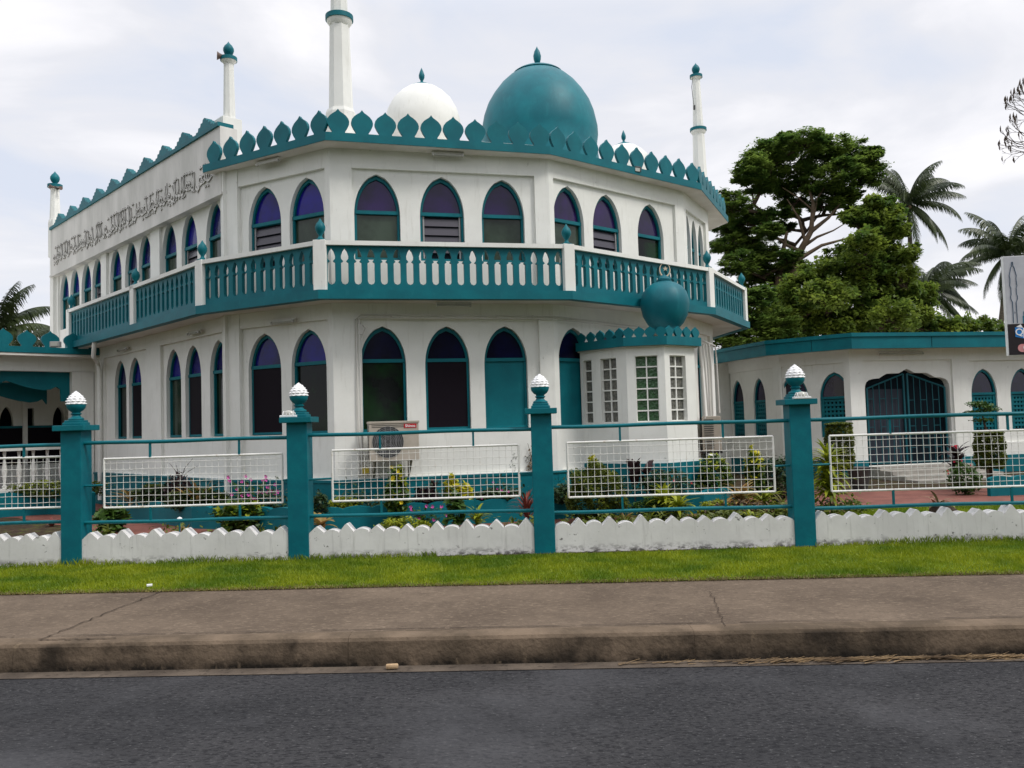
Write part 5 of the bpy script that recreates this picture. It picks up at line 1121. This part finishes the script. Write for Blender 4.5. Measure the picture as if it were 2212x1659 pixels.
# bare-twigged tree reaching in at the top right
t = thing('bare_tree', 'leafless twiggy branches reaching in from the right edge of the sky', 'tree', (11.6, 16, .15)); b = MB(); tb = MB(); rr = random.Random(3)
root_ = at(2420, 700, 16); root_.z = .15; tb.tube([root_, root_+Vector((0, 0, 4)), at(2400, 420, 16)], [.10, .08, .06], 8)
def twig(p, ang, L_, r, dep):
    q = p+Vector((math.cos(ang)*L_, rr.uniform(-.2, .2)*L_, math.sin(ang)*L_)); m_ = (p+q)/2+Vector((0, 0, -.06*L_)); b.tube([p, m_, q], [r, r*.8, r*.6], 5, cap=False)
    if dep == 0:
        if rr.random() < .35: b.tube([q, q+Vector((-.01, 0, .05)), q+Vector((0, 0, .11))], [.006, .014, .002], 5)
        return
    for k in range(2 if dep > 1 else 3): twig(q, ang+rr.uniform(-.75, .55), L_*rr.uniform(.55, .8), r*.62, dep-1)
for (sx_, sy_, tx_, ty_) in ((2400, 420, 2235, 300), (2400, 420, 2240, 255), (2400, 430, 2238, 330), (2400, 420, 2250, 215)):
    A_, B_ = at(sx_, sy_, 16), at(tx_, ty_, 16); b.tube([A_, A_.lerp(B_, .5)+Vector((0, 0, -.15)), B_], [.05, .035, .02], 6, cap=False)
    for k in range(4): twig(B_, math.pi+rr.uniform(-.8, .5), rr.uniform(.2, .30), .012, 3)
tb.build('trunk', m_bark, t); b.build('branches', m_twig, t)
# backdrop of vegetation far behind, closing the horizon under the roofs
P = []
for i in range(60):
    x_ = -70+150*i/60; P.append(ball_pts((x_+rng.uniform(-1, 1), 95+rng.uniform(-4, 4), 2.0), (2.6, 2.0, rng.uniform(2.0, 3.4)), 420, .6))
g = leaves('distant_trees', np.vstack(P), .7, m_tree, None, .6); tag(g, 'far-off belt of dark trees behind the buildings', 'trees', kind='stuff')
P = []
for i in range(46):
    x_ = -48+96*i/45; P.append(ball_pts((x_+rng.uniform(-1, 1), -23+rng.uniform(-3, 3), 6.5), (2.8, 2.2, rng.uniform(5.5, 8.5)), 1500, .3))
g = leaves('roadside_trees', np.vstack(P), .55, m_tree2, None, .6); tag(g, 'belt of leafy trees across the road, mirrored in the window panes', 'trees', kind='stuff')
P = []
for A_, B_ in zip(offs(pw, .30)[:6], offs(pw, .30)[1:6]):
    k = int(900*ln(A_, B_)); t_ = nrg.uniform(0, 1, k); P.append(np.stack([A_[0]+(B_[0]-A_[0])*t_+nrg.normal(0, .10, k), A_[1]+(B_[1]-A_[1])*t_+nrg.normal(0, .10, k), .46+.15*np.abs(nrg.normal(0, 1, k))*(.6+.6*np.sin(t_*23+A_[0]*5))], 1))
g = leaves('planter_ground_cover', np.vstack(P), .07, m_dg, None, .5); tag(g, 'dark green ground cover filling the teal planter', 'ground cover', kind='stuff')
k = 9000; t_ = nrg.uniform(0, 1, k); xs = -6+11.2*t_; ys = np.interp(xs, [-6, -2.9, 1.3, 3.6, 5.2], [11.6, 10.7, 11.3, 12.2, 12.6])+nrg.normal(0, .22, k); dens = np.array([mnoise.noise(Vector((float(x)*1.1, float(y)*1.3, 9))) for x, y in zip(xs, ys)]); kp = dens > (.10-.35*(xs > .6))
P = np.stack([xs, ys, .21+.09*np.abs(nrg.normal(0, 1, k))], 1)[kp]
g = leaves('border_ground_cover', P, .085, m_hedge, None, .45); tag(g, 'low mixed green ground cover between the low wall and the planter', 'ground cover', kind='stuff')
